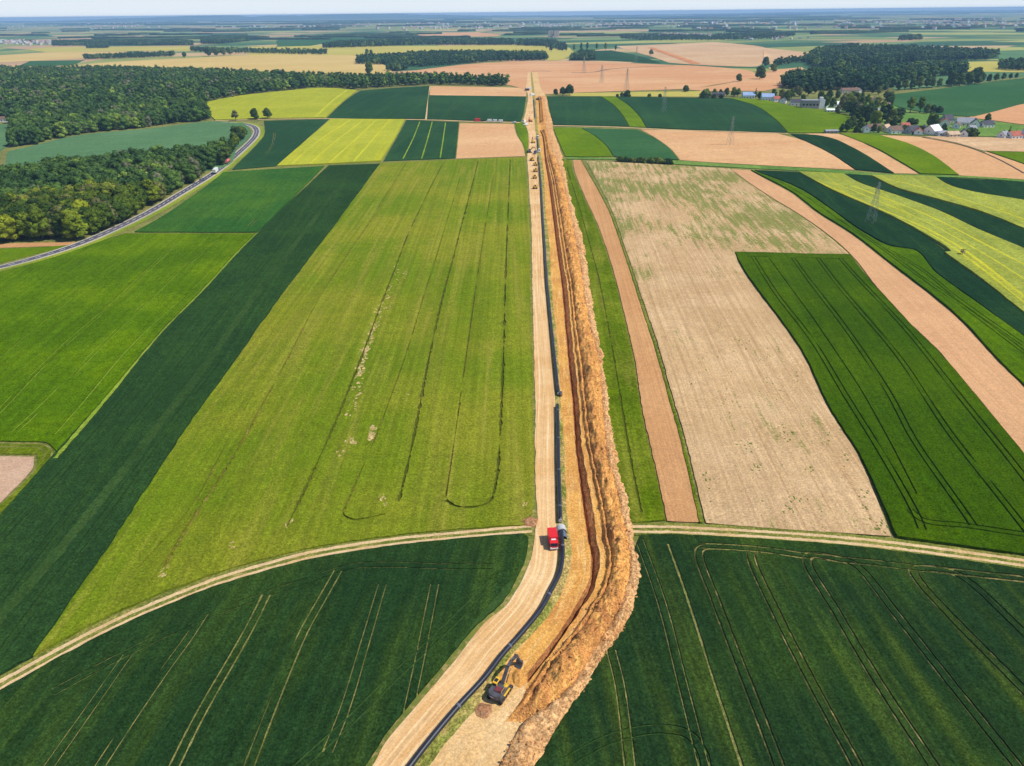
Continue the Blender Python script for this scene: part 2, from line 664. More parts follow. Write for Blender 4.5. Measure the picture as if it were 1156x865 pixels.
m_yel34 = mat_field('yellow_green_rapeseed', A(150, 160, 66), A(168, 176, 76), A(184, 182, 50), d_f30, 5, 140, 0.75, 0.02, fine=0.5, famt=0.16, bumps=0.7, bdist=0.6, row=(3, 0.07))
m_grass27 = mat_field('rough_green_strip', A(92, 114, 8), A(116, 130, 26), A(146, 140, 54), d_f27, 4, 50, 0.6, 0.03, fine=0.8, famt=0.24, bumps=0.7, bdist=0.5, row=(2, 0.12))
SOIL = dict(fine=1.6, famt=0.12, bumps=0.4, bdist=0.14)
m_tan28 = mat_field('harrowed_soil', A(204, 152, 102), A(212, 162, 110), A(192, 140, 90), d_f27, 1.6, 200, 0.6, 0.02, row=(0.9, 0.10), **SOIL)
m_tan30 = mat_field('harrowed_pale_soil', A(216, 166, 120), A(224, 174, 126), A(206, 156, 108), d_f30, 2.0, 200, 0.6, 0.02, row=(1.0, 0.05), **SOIL)
m_stub = mat_field('stubble_with_weeds', A(205, 170, 124), A(218, 184, 138), A(184, 148, 104), d_f29, 1.8, 70, 0.75, 0.03, fine=1.4, famt=0.16, bumps=0.55, bdist=0.25,
                   row=(1.0, 0.10), weeds=(A(124, 134, 62), 300, 440, 0.615, 0.70))
m_tanfar = mat_field('bare_loam', A(222, 172, 122), A(232, 186, 134), A(212, 156, 106), 0.1, 25, 220, 0.6, 0.006, fine=0.25, famt=0.07, bumps=0.3, bdist=0.3)
m_tanred = mat_field('reddish_loam', A(220, 164, 116), A(228, 180, 132), A(204, 146, 100), 0.05, 45, 500, 0.7, 0.004, fine=0.2, famt=0.06, bumps=0.3, bdist=0.3)
m_tanbrown = mat_field('brown_stubble', A(214, 174, 130), A(224, 188, 144), A(196, 158, 116), 0.3, 30, 300, 0.7, 0.004, fine=0.2, famt=0.10, bumps=0.3, bdist=0.3)
m_yel = mat_field('yellow_rapeseed', A(172, 178, 52), A(184, 186, 58), A(196, 190, 44), wang((400, 186), (436, 137)), 7, 200, 0.7, 0.01, fine=0.4, famt=0.10, bumps=0.5, bdist=0.5)
m_yel2 = mat_field('yellow_rapeseed_upper', A(166, 172, 48), A(180, 182, 54), A(188, 184, 44), wang((366, 133), (400, 103)), 9, 200, 0.6, 0.008, fine=0.3, famt=0.10, bumps=0.5, bdist=0.5)
m_yelfar = mat_field('far_yellow_field', A(194, 182, 88), A(204, 190, 100), A(182, 170, 84), 0.1, 40, 400, 0.6, 0.004, fine=0.2, famt=0.06, bumps=0.2, bdist=0.3)
m_goldfar = mat_field('far_golden_field', A(214, 184, 112), A(222, 192, 122), A(200, 172, 108), 0.1, 40, 400, 0.6, 0.004, fine=0.2, famt=0.06, bumps=0.2, bdist=0.3)
m_grn_a = mat_field('far_dark_green_wheat', A(42, 76, 46), A(52, 88, 50), A(64, 100, 54), wang((640, 140), (640, 112)), 12, 300, 0.45, 0.006, fine=0.35, famt=0.12, bumps=0.4, bdist=0.4)
m_grn_b = mat_field('far_green_barley', A(98, 126, 4), A(116, 142, 8), A(84, 112, 4), wang((720, 140), (680, 112)), 6, 200, 0.5, 0.01, fine=0.4, famt=0.12, bumps=0.4, bdist=0.4)
m_grn_c = mat_field('far_grey_green_wheat', A(92, 130, 86), A(104, 140, 94), A(82, 118, 76), 0.2, 12, 300, 0.5, 0.006, fine=0.35, famt=0.10, bumps=0.4, bdist=0.4)
m_grn_d = mat_field('far_blue_green_wheat', A(60, 102, 58), A(72, 112, 64), A(48, 90, 52), 0.2, 14, 300, 0.5, 0.006, fine=0.35, famt=0.10, bumps=0.4, bdist=0.4)
m_past = mat_field('village_pasture', A(98, 138, 58), A(122, 152, 70), A(134, 150, 82), 0.4, 15, 40, 0.6, 0.02, fine=0.3, famt=0.18, bumps=0.4, bdist=0.4)

ms_mix = mat_field('part_shaded_trail', A(78, 82, 42), A(62, 74, 36), A(182, 164, 106), 0.5, 4, 7, 0.9, 0.15, fine=2.0, famt=0.3, bumps=0.4, bdist=0.1)  # dark share is track shade put into the colour, between pale soil patches
ms_trail = mat_field('trodden_straw', A(146, 142, 82), A(120, 124, 64), A(84, 98, 46), 0.5, 3, 8, 0.9, 0.15, fine=2.0, famt=0.3, bumps=0.4, bdist=0.1)
ms_dark = mat_field('shadowed_soil_trail', A(84, 92, 24), A(104, 104, 36), None, fine=2.0, famt=0.3, bumps=0.4, bdist=0.1)
ms_brown = mat_field('brown_trail', A(128, 116, 44), A(100, 100, 34), A(168, 142, 84), d_f2, 2, 12, 0.6, 0.12, fine=1.5, famt=0.35, bumps=0.6, bdist=0.3)
ms_yellow = mat_field('yellow_blossom_row', A(206, 200, 56), A(192, 188, 56), None, fine=1.0, famt=0.15, bumps=0.4, bdist=0.3)
ms_light = mat_field('pale_green_row', A(60, 86, 40), A(48, 76, 34), None, fine=1.0, famt=0.2, bumps=0.4, bdist=0.3)
ms_lime = mat_field('lime_row', A(146, 166, 56), A(126, 152, 40), None, fine=1.0, famt=0.2, bumps=0.4, bdist=0.3)
ms_dead = mat_field('lodged_pale_straw', A(212, 182, 128), A(176, 158, 90), A(126, 136, 50), 0.9, 1.5, 3, 0.9, 0.2, fine=1.6, famt=0.35, bumps=0.8, bdist=0.4)

# ------------------------------------------------------------------ corridor lines (photograph pixels)
L0 = [(596, 82), (594, 101), (596, 109), (593, 128), (591, 136), (596, 148), (596.6, 167), (595, 178), (596, 190), (599, 238), (600.5, 268), (601, 320),
      (602.8, 389), (604, 459), (604, 500), (605, 558), (606.5, 581), (604, 604), (600, 629), (588, 657), (574, 680), (547, 704), (512, 748), (473.5, 792),
      (438, 836), (420.6, 865), (372, 935)]
LP = [(599.5, 82), (601, 101), (603, 121), (604, 131), (605, 145), (606.5, 157), (607, 170), (609, 190), (611, 214), (612.6, 243), (615, 281), (617.5, 320), (622, 366),
      (626, 405), (629.4, 440), (629.6, 459), (630, 505), (631, 546), (632, 590), (634, 601), (635, 629), (631.7, 650), (622.4, 669), (611.8, 689),
      (588, 719), (567.6, 742), (547, 769), (517.6, 801), (488, 836.5), (466, 865), (414, 935)]
L2 = [(600.5, 82), (603, 101), (605, 115), (606, 131), (607.2, 145), (608.8, 157), (610, 170), (613.4, 190), (616.6, 243), (620.7, 281), (622.5, 320), (629, 389), (635, 482),
      (637.5, 500), (638.6, 546), (641, 592), (644.8, 616), (643.6, 639), (636, 666), (616.6, 699), (604, 712), (588, 729), (573.5, 745), (556, 774), (538, 801), (517.6, 822),
      (484, 865), (432, 935)]
L3 = [(603, 82), (606, 101), (608, 115), (609, 138), (609, 146), (612, 154), (615, 181.6), (616.4, 190), (619, 206), (622.6, 235), (626, 263), (629, 287), (632.6, 311), (633.5, 320),
      (638.6, 378), (642.6, 422), (646.5, 459), (649.5, 505), (653, 535), (657.5, 569), (663, 606), (667, 629.5), (666.5, 648), (661, 664), (646.5, 690), (638, 704), (614, 737), (597, 758), (566, 803), (528, 862), (478, 935)]
L4 = [(605, 82), (607.5, 101), (609.3, 115), (610.4, 138), (610.6, 146), (613.8, 154), (617.6, 181.6), (619.5, 190), (623, 206), (627, 235), (631, 263), (634.4, 287), (638.2, 311), (640, 320),
      (645.6, 378), (650, 422), (654, 459), (657, 505), (662, 535), (668, 569), (673.5, 606), (677.5, 629.5), (676, 648), (671, 664), (655, 690), (645, 706), (620, 741), (602, 764), (572, 808), (534, 866), (484, 940)]
L5 = [(606, 82), (609.5, 101), (612, 109), (616, 138), (617, 148), (622, 170), (627, 181), (631, 190), (639, 222), (647, 260), (655.5, 303), (657.5, 326), (666, 371), (675.6, 408), (680, 463),
      (685, 520), (689.5, 535), (698.7, 569), (704, 597), (709, 620), (711, 645), (706, 668), (697, 695), (664.7, 745), (644, 778), (623.5, 798), (594, 816), (567.6, 863), (520, 940)]
L6 = [(606.6, 82), (611, 101), (616, 109), (619, 125), (623, 138), (624, 148), (632, 170), (637, 190), (641, 214), (650.6, 247), (658.7, 274), (663.5, 310), (665.5, 325), (673, 371), (682.5, 431),
      (687, 468), (692, 500), (696.4, 528), (707, 567), (710, 592), (717, 620), (720.7, 643), (717, 664), (709, 696), (687, 730.6), (659, 775), (629.4, 819), (603, 865), (560, 935)]


def by_y(px):
    P = catmull([survey(*p) for p in px], lambda p: max(1.0, p.length * 0.01))
    P.sort(key=lambda p: p.y)
    return np.array([p.y for p in P]), np.array([p.x for p in P])


LINES = {k: by_y(v) for k, v in dict(L0=L0, LP=LP, L2=L2, L3=L3, L4=L4, L5=L5, L6=L6).items()}
YMAX = min(v[0].max() for v in LINES.values()) - 1
YMIN = max(64.0, max(v[0].min() for v in LINES.values()) + 0.5)
ROWS = [YMIN]
while ROWS[-1] < YMAX:
    ROWS.append(ROWS[-1] + max(0.42, ROWS[-1] * 0.0036))
ROWS[-1] = YMAX
ROWS = np.array(ROWS)
X = {k: np.interp(ROWS, v[0], v[1]) for k, v in LINES.items()}
# frayed outer edges where soil spilled onto the crop
for i, y in enumerate(ROWS):
    a = max(0.5, min(1.0, y / 400))
    X['L6'][i] += 0.9 * noise.fractal((3.1, y * 0.09, 0.2), 0.8, 2.0, 4) + 0.6 * noise.noise((9.0, y * 0.5, 0.1))
    X['L0'][i] += 0.35 * noise.noise((5.5, y * 0.22, 0.7))
    X['L2'][i] += 0.30 * noise.noise((1.5, y * 0.30, 0.7))
    X['L3'][i] += 0.26 * noise.noise((2.5, y * 0.40, 0.7))
    X['L4'][i] += 0.42 * noise.noise((4.5, y * 0.35, 0.7))
X['P0'] = X['LP'] - 1.0
NR = len(ROWS)
def yat(px, py): return survey(px, py).y
Y_DIG = yat(600, 766)            # where the excavator is digging
Y_X0, Y_X1 = yat(612, 147), yat(612, 139)   # the crossing road fills the trench
Y_CREST = yat(610, 109)

# ------------------------------------------------------------------ the land: one sheet to the horizon, open only under the works
def land():
    HX0, HX1, HY0, HY1 = -80, 100, 40, int(YMAX // 10 * 10 + 30)
    def grow(start, end, st, k):
        out = [start]
        while out[-1] < end:
            out.append(out[-1] + st); st *= k
        return out
    xp = [float(v) for v in range(-900, 901, 10)]
    tail = grow(900, 32000, 11, 1.07)[1:]
    xs = [-v for v in tail[::-1]] + xp + tail
    ys = [-400., -200., -100., -60., -20., 0., 20.] + [float(v) for v in range(40, HY1 + 1, 10)] + grow(HY1, 29500, 12, 1.05)[1:]
    gx, gy = np.meshgrid(xs, ys)
    z = relief(gx, gy) - 0.16
    V = np.stack([gx.ravel(), gy.ravel(), z.ravel()], 1).tolist()
    nx = len(xs)
    F = []
    for j in range(len(ys) - 1):
        for i in range(nx - 1):
            if xs[i] >= HX0 and xs[i + 1] <= HX1 and ys[j] >= HY0 and ys[j + 1] <= HY1: continue
            F.append((j * nx + i, j * nx + i + 1, (j + 1) * nx + i + 1, (j + 1) * nx + i))
    # inner piece with the works cut out
    st = 3
    left = [Vector((X['L0'][i] + 0.4, ROWS[i])) for i in range(0, NR, st)]
    right = [Vector((X['L6'][i] - 0.6, ROWS[i])) for i in range(0, NR, st)]
    P = right + left[::-1]
    pts = list(P)
    faces = [list(range(len(P)))]
    b = len(pts)
    ring = [Vector((x, HY0)) for x in range(HX0, HX1, 10)] + [Vector((HX1, y)) for y in range(HY0, HY1, 10)] + \
           [Vector((x, HY1)) for x in range(HX1, HX0, -10)] + [Vector((HX0, y)) for y in range(HY1, HY0, -10)]
    pts += ring
    faces.append(list(range(b, len(pts))))
    for y in range(HY0 + 10, HY1, 10):
        for x in range(HX0 + 10, HX1, 10):
            pts.append(Vector((x, y)))
    r = delaunay_2d_cdt(pts, [], faces, 0, 1e-4, True)
    arr = np.array([(p.x, p.y) for p in r[0]])
    hh = relief(arr[:, 0], arr[:, 1]) - 0.16
    o = len(V)
    V += np.concatenate([arr, hh[:, None]], 1).tolist()
    for f, of in zip(r[2], r[5]):
        if 0 in of or 1 not in of: continue
        a, b2, c = f[:3]
        area = (arr[b2, 0] - arr[a, 0]) * (arr[c, 1] - arr[a, 1]) - (arr[b2, 1] - arr[a, 1]) * (arr[c, 0] - arr[a, 0])
        ff = [i + o for i in f]
        F.append(tuple(ff if area > 0 else ff[::-1]))
    ob = mesh_obj('ground', V, F, base_material(), None, None, True)
    tag(ob, 'open plain of grass verges and small fields reaching the horizon', None, None, 'structure')
land()
# ------------------------------------------------------------------ fields (outlines surveyed from the photograph)
TRK = [(-40, 794), (0, 774), (50, 746), (100, 719), (150, 695), (200, 674), (250, 655), (300, 640), (350, 627), (400, 618), (450, 611), (500, 606), (560, 600.5), (600, 597)]
TRKR = [(705, 597.5), (760, 598), (800, 600), (900, 606), (1000, 615), (1100, 628), (1156, 636), (1230, 648)]
def shift(px, dy, i0=0, i1=None): return [(x, y + dy) for x, y in px[i0:i1]]

def wpx(w): return w

# F1
field('wheat_field', 'dark green wheat field left of the haul road with pale wheel tracks', [
    [(-60, 812), (0, 780), (50, 752), (100, 725), (150, 700.5), (200, 679), (250, 660), (300, 645), (350, 632), (400, 623), (450, 615.5), (500, 610.5), (560, 605), (592, 603)],
    [(597, 608), (593, 632), (582, 655), (567, 680), (540, 704), (505, 745), (468, 789), (434, 831), (414, 862), (376, 917)],
    [(376, 917), (-120, 930)]], m_wheat1, 0.26, [
    ([(382, 644.6), (363, 678), (344, 712), (312, 787), (276, 880)], 'pair', 0.46, 1, .02),
    ([(301, 671.5), (286, 702), (269, 733), (226, 808), (190, 880)], 'pair', 0.48, 1, .02),
    ([(231, 693), (212, 722), (188, 755), (150, 810), (104, 880)], 'pair', 0.36, 1, .04),
    ([(145, 739), (107.5, 792.5), (50, 874)], 'pair', 0.32, 1, .06),
    ([(558, 656), (524, 690), (482, 730.6), (444, 766), (400, 810), (345, 860), (320, 884)], 'pair', 0.5, 2, .1),
    ([(491, 660), (476.5, 733.5), (459, 816)], 'pair', 0.34, 1, .06),
    ([(432, 660), (412, 727.6), (390, 800), (370, 850)], 'pair', 0.34, 1, .06),
    ([(556, 640), (500, 640), (440, 638), (398, 640), (350, 655), (301, 672), (231, 697), (145, 737), (60, 782)], 'pair', 0.32, 1, .06),
    ([(596, 626), (580, 655), (552, 692), (515, 732)], 'flat', 2.0, 2, .3),
    ], [ms_trail, ms_light], 0.3)
# F3
field('wheat_field', 'long blue green wheat strip between barley and fading rapeseed', [
    [(429, 185.5), (230.5, 456), (36, 742)],
    [(36, 742), (0, 762), (-60, 796)], [(-60, 796), (-60, 660)], [(-60, 650), (0, 584), (161, 401), (291, 263.5), (371, 187.5)]],
    m_wheat3, 0.55, [
    ([(330, 262), (204, 413), (107.5, 540), (54, 612), (0, 680)], 'pair', 0.3, 1, .12),
    ([(245, 411), (150, 540), (54, 669), (-10, 756)], 'pair', 0.3, 1, .14),
    ([(161, 424), (81, 524), (0, 612)], 'pair', 0.28, 1, .2),
    ([(380, 215), (201, 454), (150, 520), (70, 620), (-20, 722)], 'flat', 3.0, 2),
    ([(290, 264), (236, 321), (161, 400.5), (63, 519)], 'flat', 1.4, 3),
    ], [ms_trail, ms_light, ms_lime], 0.3)
# F2
rb = random.Random(5)
DEAD = []
def dead(pts, n, spread, r0, r1):
    for _ in range(n):
        k = rb.uniform(0, len(pts) - 1.001); i = int(k); f = k - i
        x = pts[i][0] * (1 - f) + pts[i + 1][0] * f + rb.gauss(0, spread); y = pts[i][1] * (1 - f) + pts[i + 1][1] * f + rb.gauss(0, spread)
        DEAD.append(([(x, y)], 'blob', rb.uniform(r0, r1), 3))
dead([(450, 300), (438, 330), (430, 350), (421, 369), (413, 395), (408, 420), (402, 445), (396, 468)], 130, 3.4, .25, 1.0)
dead([(424, 366), (416, 388), (409, 412), (404, 436)], 45, 2.2, .5, 1.6)
dead([(455, 306), (457, 312)], 5, 1.5, .5, 1.0)
dead([(424, 484), (418, 498)], 26, 2.4, .4, 1.1)
dead([(396, 499), (399, 503)], 14, 2.0, .4, 1.0)
dead([(385, 508), (381, 520)], 6, 2.0, .3, .7)
dead([(433, 562), (434, 572)], 8, 2.0, .3, .8)
dead([(325, 597), (329, 588)], 6, 1.5, .3, .7)
dead([(262, 612), (264, 618)], 6, 2.0, .3, .8)
dead([(188, 640), (184, 652)], 9, 2.0, .3, .7)
dead([(459, 445), (456, 452)], 4, 2.0, .25, .5)
dead([(592, 566), (594, 573)], 5, 2.0, .3, .7)
trk2 = shift(TRK, -6.5, 3)
field('rapeseed_field', 'big fading rapeseed field between the wheat strip and the haul road', [
    [(429.5, 185), (231.5, 456), (38, 741)],
    [(38, 741), (60, 729), (100, 708), (150, 684), (200, 664), (250, 646), (300, 632), (350, 620), (400, 611.5), (450, 605), (500, 600), (560, 595.5), (590, 594)],
    [(590, 594), (600, 580), (602.5, 540), (601.5, 459), (600.5, 389), (598.5, 320), (598, 268), (596.5, 238), (593.5, 190), (592.5, 178)],
    [(592.5, 178), (515, 181), (429.5, 185)]], m_rape, 0.5, [
    ([(460, 183), (413.6, 257.7), (365, 330.5), (328, 400), (269, 507.5), (210, 600), (185, 642)], 'clump', .9, 2, .05),
    ([(501, 183), (462, 262.5), (430, 345), (400, 425), (380, 475), (360, 520), (324, 597)], 'clump', .95, 1, .05),
    ([(540, 182), (515.5, 277), (491, 374), (467, 495.5), (450, 568)], 'clump', 1.0, 1, .02),
    ([(576, 181), (571, 301), (566.5, 447), (558, 555), (551, 569), (535, 574), (515, 573), (503, 566)], 'clump', 1.0, 1, .02),
    ([(557, 199), (535, 340), (515.5, 481), (503, 563.5)], 'clump', .55, 2, .15),
    ([(520, 200), (480, 330), (430, 480), (392, 570), (388, 582), (400, 588), (435, 582)], 'clump', .55, 2, .2),
    ([(300, 420), (262, 490), (215, 575), (150, 650)], 'clump', .5, 2, .25),
    ] + DEAD, [ms_dark, ms_brown, ms_dead], 0.5)
# F4, F5
field('wheat_field', 'mid green wheat field beside the curving road', [
    [(366, 188), (318, 236), (290, 262.5)], [(290, 262.5), (152, 262.5)],
    [(152, 262.5), (182, 246), (210, 227), (238, 207), (252, 195)], [(252, 195), (300, 192), (366, 188)]], m_green4, 0.5,
    [([(258, 194), (290, 191.5), (322, 190)], 'one', 1.2, 1), ([(281, 256), (290, 247)], 'pair', 0.9, 1)], [ms_trail])
field('barley_field', 'bright yellow green barley field at the left edge', [
    [(288, 264), (234, 320.5), (159, 400), (64, 510)], [(64, 510), (52, 500), (30, 499), (-60, 498)], [(-60, 498), (-60, 317)],
    [(-60, 317), (0, 308), (42, 296.5), (80, 285), (122, 270), (142, 264)], [(142, 264), (288, 264)]], m_green5, 0.3, [
    ([(250, 270), (190, 318), (105, 400), (48, 459), (16, 489)], 'pair', 0.6, 1, .05),
    ([(200, 275), (150, 322), (62, 400), (0, 464), (-20, 484)], 'pair', 0.6, 1, .05),
    ([(278, 270), (222, 322), (140, 400), (62, 491)], 'one', 0.6, 1, .05),
    ([(140, 290), (100, 322), (0, 405)], 'one', 0.6, 1, .1),
    ], [ms_lime])
field('stubble_field', 'small bare pinkish plot at the left edge', [[(-60, 514), (38, 516)], [(38, 516), (37, 529), (20, 548), (-40, 606)]], mat_field('pinkish_bare_plot', A(206, 170, 140), A(216, 182, 152), A(196, 156, 124), 1.2, 2, 8, .6, .05, fine=1.5, famt=.12), 0)
field('grass_headland', 'narrow rough grass headland around the small bare plot', [[(-60, 500), (30, 501), (52, 502), (63, 512), (62, 519)], [(62, 519), (28, 556), (-1, 584), (-60, 640)], [(-60, 640), (-40, 610), (22, 551), (41, 530), (42, 513)], [(42, 513), (-60, 512)]],
    m_grass27, 0.1, [([(-60, 503), (20, 503), (46, 504), (55, 511), (52, 520)], 'pair', 0.6, 1)], [ms_trail])
# strip between the near left wood and the road
field('grass_plot', 'small lime green grass plot between the near wood and the road', [[(-60, 283), (30, 280), (78, 277)], [(78, 277), (40, 287), (0, 297), (-60, 310)]], m_grn_b, 0.1)
field('bare_strip', 'narrow brown soil strip at the foot of the near wood', [[(-60, 279), (0, 275.5), (90, 273.5)], [(90, 273.5), (80, 276.5), (30, 279), (-60, 282)]], m_tan28, 0)
# upper left
field('wheat_field', 'dark green wheat field inside the road bend', [
    [(298, 137), (340, 135.8), (371, 135)], [(371, 135), (311, 188)], [(311, 188), (262, 192)], [(262, 192), (276, 178), (290, 164), (299, 152), (299, 143)]], m_grn_a, 0.5,
    [([(310, 150), (308, 163), (300, 175)], 'pair', 0.7, 1)], [ms_trail])
field('rapeseed_field', 'yellow rapeseed field below the farm lane', [
    [(374, 135), (457, 135.5)], [(457, 135.5), (445, 158), (430, 182.5)], [(430, 182.5), (372, 185.5), (313, 188)], [(313, 188), (345, 160), (374, 135)]], m_yel, 1.0,
    [([(396, 136), (360, 160), (330, 186)], 'flat', 2.2, 1), ([(411, 136), (380, 160), (350, 186)], 'flat', 2.2, 1), ([(425, 136), (400, 160), (372, 185)], 'flat', 2.2, 1), ([(440, 136), (420, 160), (400, 183)], 'flat', 2.2, 1)], [ms_yellow])
field('wheat_field', 'dark green wheat plot right of the yellow rapeseed', [
    [(459, 136), (518, 138.5)], [(518, 138.5), (514, 179)], [(514, 179), (433, 182.3)], [(433, 182.3), (447, 158), (459, 136)]], m_grn_a, 0.5,
    [([(474, 138), (466, 158), (455, 180)], 'flat', 1.2, 1), ([(488, 138), (482, 160), (476, 180)], 'flat', 1.2, 1), ([(503, 139), (500, 160), (497, 179)], 'flat', 1.2, 1)], [ms_lime])
field('bare_field', 'tan bare plot left of the pipeline works', [
    [(519, 139.3), (580, 140)], [(580, 140), (583, 152), (590, 164), (593, 176.5)], [(593, 176.5), (515, 179.2)], [(515, 179.2), (519, 139.3)]], m_tanfar, 0)
field('grass_wedge', 'narrow lime green grass wedge beside the works', [
    [(581.5, 139.5), (591, 138)], [(591, 138), (595, 148), (595.5, 167), (594, 176)], [(594, 176), (591.5, 164), (584.5, 152), (581.5, 139.5)]], m_grn_b, 0.2)
field('rapeseed_field', 'yellow rapeseed field at the wood edge behind two round trees', [
    [(223, 118), (272, 108.5), (324, 103), (357, 99.8), (380, 100.5), (403, 102.5)], [(403, 102.5), (388, 114), (367, 133.5)], [(367, 133.5), (300, 134.5), (243, 136)], [(243, 136), (223, 118)]], m_yel2, 1.0,
    [([(392, 102.5), (374, 116), (356, 133)], 'flat', 3.5, 1)], [ms_yellow])
field('wheat_field', 'dark green hill wheat field beside the upper yellow rapeseed', [
    [(407, 102.8), (440, 100), (485, 97.3)], [(485, 97.3), (480, 134.5)], [(480, 134.5), (369, 133.7)], [(369, 133.7), (390, 114), (407, 102.8)]], m_grn_a, 0.5)
field('wheat_field', 'dark green hill wheat field left of the works', [
    [(484.5, 108), (580, 109.3), (594, 109.5)], [(594, 109.5), (591, 128), (588, 137.5)], [(588, 137.5), (482, 135.3)], [(482, 135.3), (484.5, 108)]], m_grn_a, 0.5,
    [([(491, 109), (489, 135)], 'flat', 1.5, 1), ([(509, 109), (509, 136)], 'flat', 1.2, 1)], [ms_light])
field('bare_field', 'narrow tan bare strip along the wood', [
    [(486, 97.3), (530, 98), (578, 99), (595, 100)], [(595, 100), (594, 109)], [(594, 109), (485, 107.6)], [(485, 107.6), (486, 97.3)]], m_tanfar, 0)
field('wheat_field', 'grey green wheat field between the two left woods', [
    [(-60, 206), (0, 190), (12, 171), (30, 167), (91, 153), (166, 146), (240, 137.5), (260, 139.5), (274, 139)], [(274, 139), (282, 146), (283, 154), (268, 168)],
    [(268, 168), (250, 190), (180, 200), (60, 222), (-60, 250)]], m_grn_c, 0.5)
field('wheat_field', 'small grey green field at the left edge above the near wood', [[(-60, 141), (12, 141)], [(12, 141), (8, 165), (-60, 200)]], m_grn_c, 0.5)

# right of the works
field('wheat_field', 'dark green hill wheat field right of the works', [
    [(617.5, 109.3), (678, 109.3)], [(678, 109.3), (693, 120), (703, 132), (710, 143)], [(710, 143), (624.5, 141)], [(624.5, 141), (617.5, 109.3)]], m_grn_a, 0.5)
field('barley_field', 'lime green curved strip crossing the dark green hill', [
    [(679, 109.3), (695, 109.6)], [(695, 109.6), (709, 119), (721, 131), (729, 144)], [(729, 144), (711, 143.5)], [(711, 143.5), (704, 132), (694, 120), (679, 109.3)]], m_grn_b, 0.45)
field('wheat_field', 'broad dark green wheat field on the hill below the village lane', [
    [(696, 109.6), (760, 110.5), (822, 111)], [(822, 111), (850, 119), (872, 133), (888, 150)], [(888, 150), (800, 147.5), (730, 144.3)], [(730, 144.3), (722, 131), (710, 119), (696, 109.6)]], m_grn_a, 0.5,
    [([(790, 112), (830, 122), (850, 134), (862, 148)], 'flat', 2.0, 1), ([(745, 111), (790, 124), (815, 146)], 'flat', 1.2, 1)], [ms_light])
field('barley_field', 'lime green field below the first village houses', [
    [(824, 111), (845, 111.6), (870, 114.5), (894, 120), (930, 125), (957, 130)], [(957, 130), (968, 139), (973, 148.5)], [(973, 148.5), (930, 150.3), (890, 150.3)], [(890, 150.3), (873, 133), (851, 119), (824, 111)]], m_grn_b, 0.5)
field('barley_field', 'lime green plot touching the works below the crossing road', [
    [(626, 148), (626, 145), (655, 145)], [(655, 145), (668, 152), (682, 163), (692, 177)], [(692, 177), (660, 177.5), (638, 177)], [(638, 177), (634, 168), (626, 148)]], m_grn_b, 0.5)
field('wheat_field', 'dark green wheat plot with a curved edge above the hedge bushes', [
    [(657, 145.3), (719, 147)], [(719, 147), (740, 157), (756, 169), (766, 181)], [(766, 181), (700, 178.3), (693, 177)], [(693, 177), (683, 163), (669, 152), (657, 145.3)]], m_grn_d, 0.5)
field('bare_field', 'broad tan bare field with a pylon below the hill', [
    [(723, 146.2), (800, 148.7), (878, 151)], [(878, 151), (907, 159), (936, 173), (965, 192)], [(965, 192), (916, 189.5), (820, 184.5), (768, 181)], [(768, 181), (757, 168), (741, 156.5), (723, 146.2)]], m_tanfar, 0)
field('wheat_field', 'dark green curved strip between two tan fields', [
    [(893, 152), (920, 153), (940, 157), (958, 165), (983, 179), (1009, 196)], [(1009, 196), (966, 192)], [(966, 192), (937, 173), (908, 159), (893, 152)]], m_dark33, 0.55)
field('bare_field', 'tan curved strip between dark and lime green strips', [
    [(908, 151), (946, 151.6), (983, 166), (1012, 182), (1037, 196.5)], [(1037, 196.5), (1010, 196)], [(1010, 196), (984, 179), (959, 165), (941, 157), (908, 151)]], m_tanfar, 0)
field('barley_field', 'lime green curved strip rising to the village edge', [
    [(948, 151.2), (991, 152.5)], [(991, 152.5), (1023.5, 162), (1052.6, 176), (1082, 198)], [(1082, 198), (1039, 196.7)], [(1039, 196.7), (1013, 181), (984, 165.5), (948, 151.2)]], m_grn_b, 0.6)
field('bare_field', 'tan field right of the curved lime green strip', [
    [(993, 152.8), (1041, 155), (1080, 163), (1111, 173), (1156, 196), (1230, 232)], [(1230, 232), (1230, 210), (1156, 203), (1083, 198.3)], [(1083, 198.3), (1053.6, 176), (1024.5, 162), (993, 152.8)]], m_tanfar, 0)
field('bare_field', 'pale tan field below the right village houses', [
    [(1042, 154), (1156, 156.5), (1230, 158)], [(1230, 158), (1230, 174), (1156, 171.5), (1110, 170.5)], [(1110, 170.5), (1080, 161.5), (1042, 154)]], m_tanbrown, 0)
field('bare_field', 'small tan plot at the right edge with a dark ditch line', [
    [(1113, 171.5), (1156, 186), (1230, 215)], [(1230, 215), (1230, 231), (1157, 195.5), (1112, 172.6)]], m_tanfar, 0)
field('wheat_field', 'small green plot at the right edge', [[(1114, 171), (1156, 172.4), (1230, 175)], [(1230, 175), (1230, 212), (1156, 185), (1114, 171)]], m_grn_b, 0.3)
field('grass_baulk', 'long grassy baulk with a ditch below the tan fields', [
    [(640, 178), (700, 179.3), (768, 182), (820, 185.5), (916, 190.5), (1010, 197.2), (1083, 199), (1156, 203.6), (1230, 211)],
    [(1230, 211), (1230, 213), (1156, 206), (1083, 201), (1010, 200), (916, 194), (820, 189), (768, 186), (700, 181), (640, 180)]], m_past, 0.3)

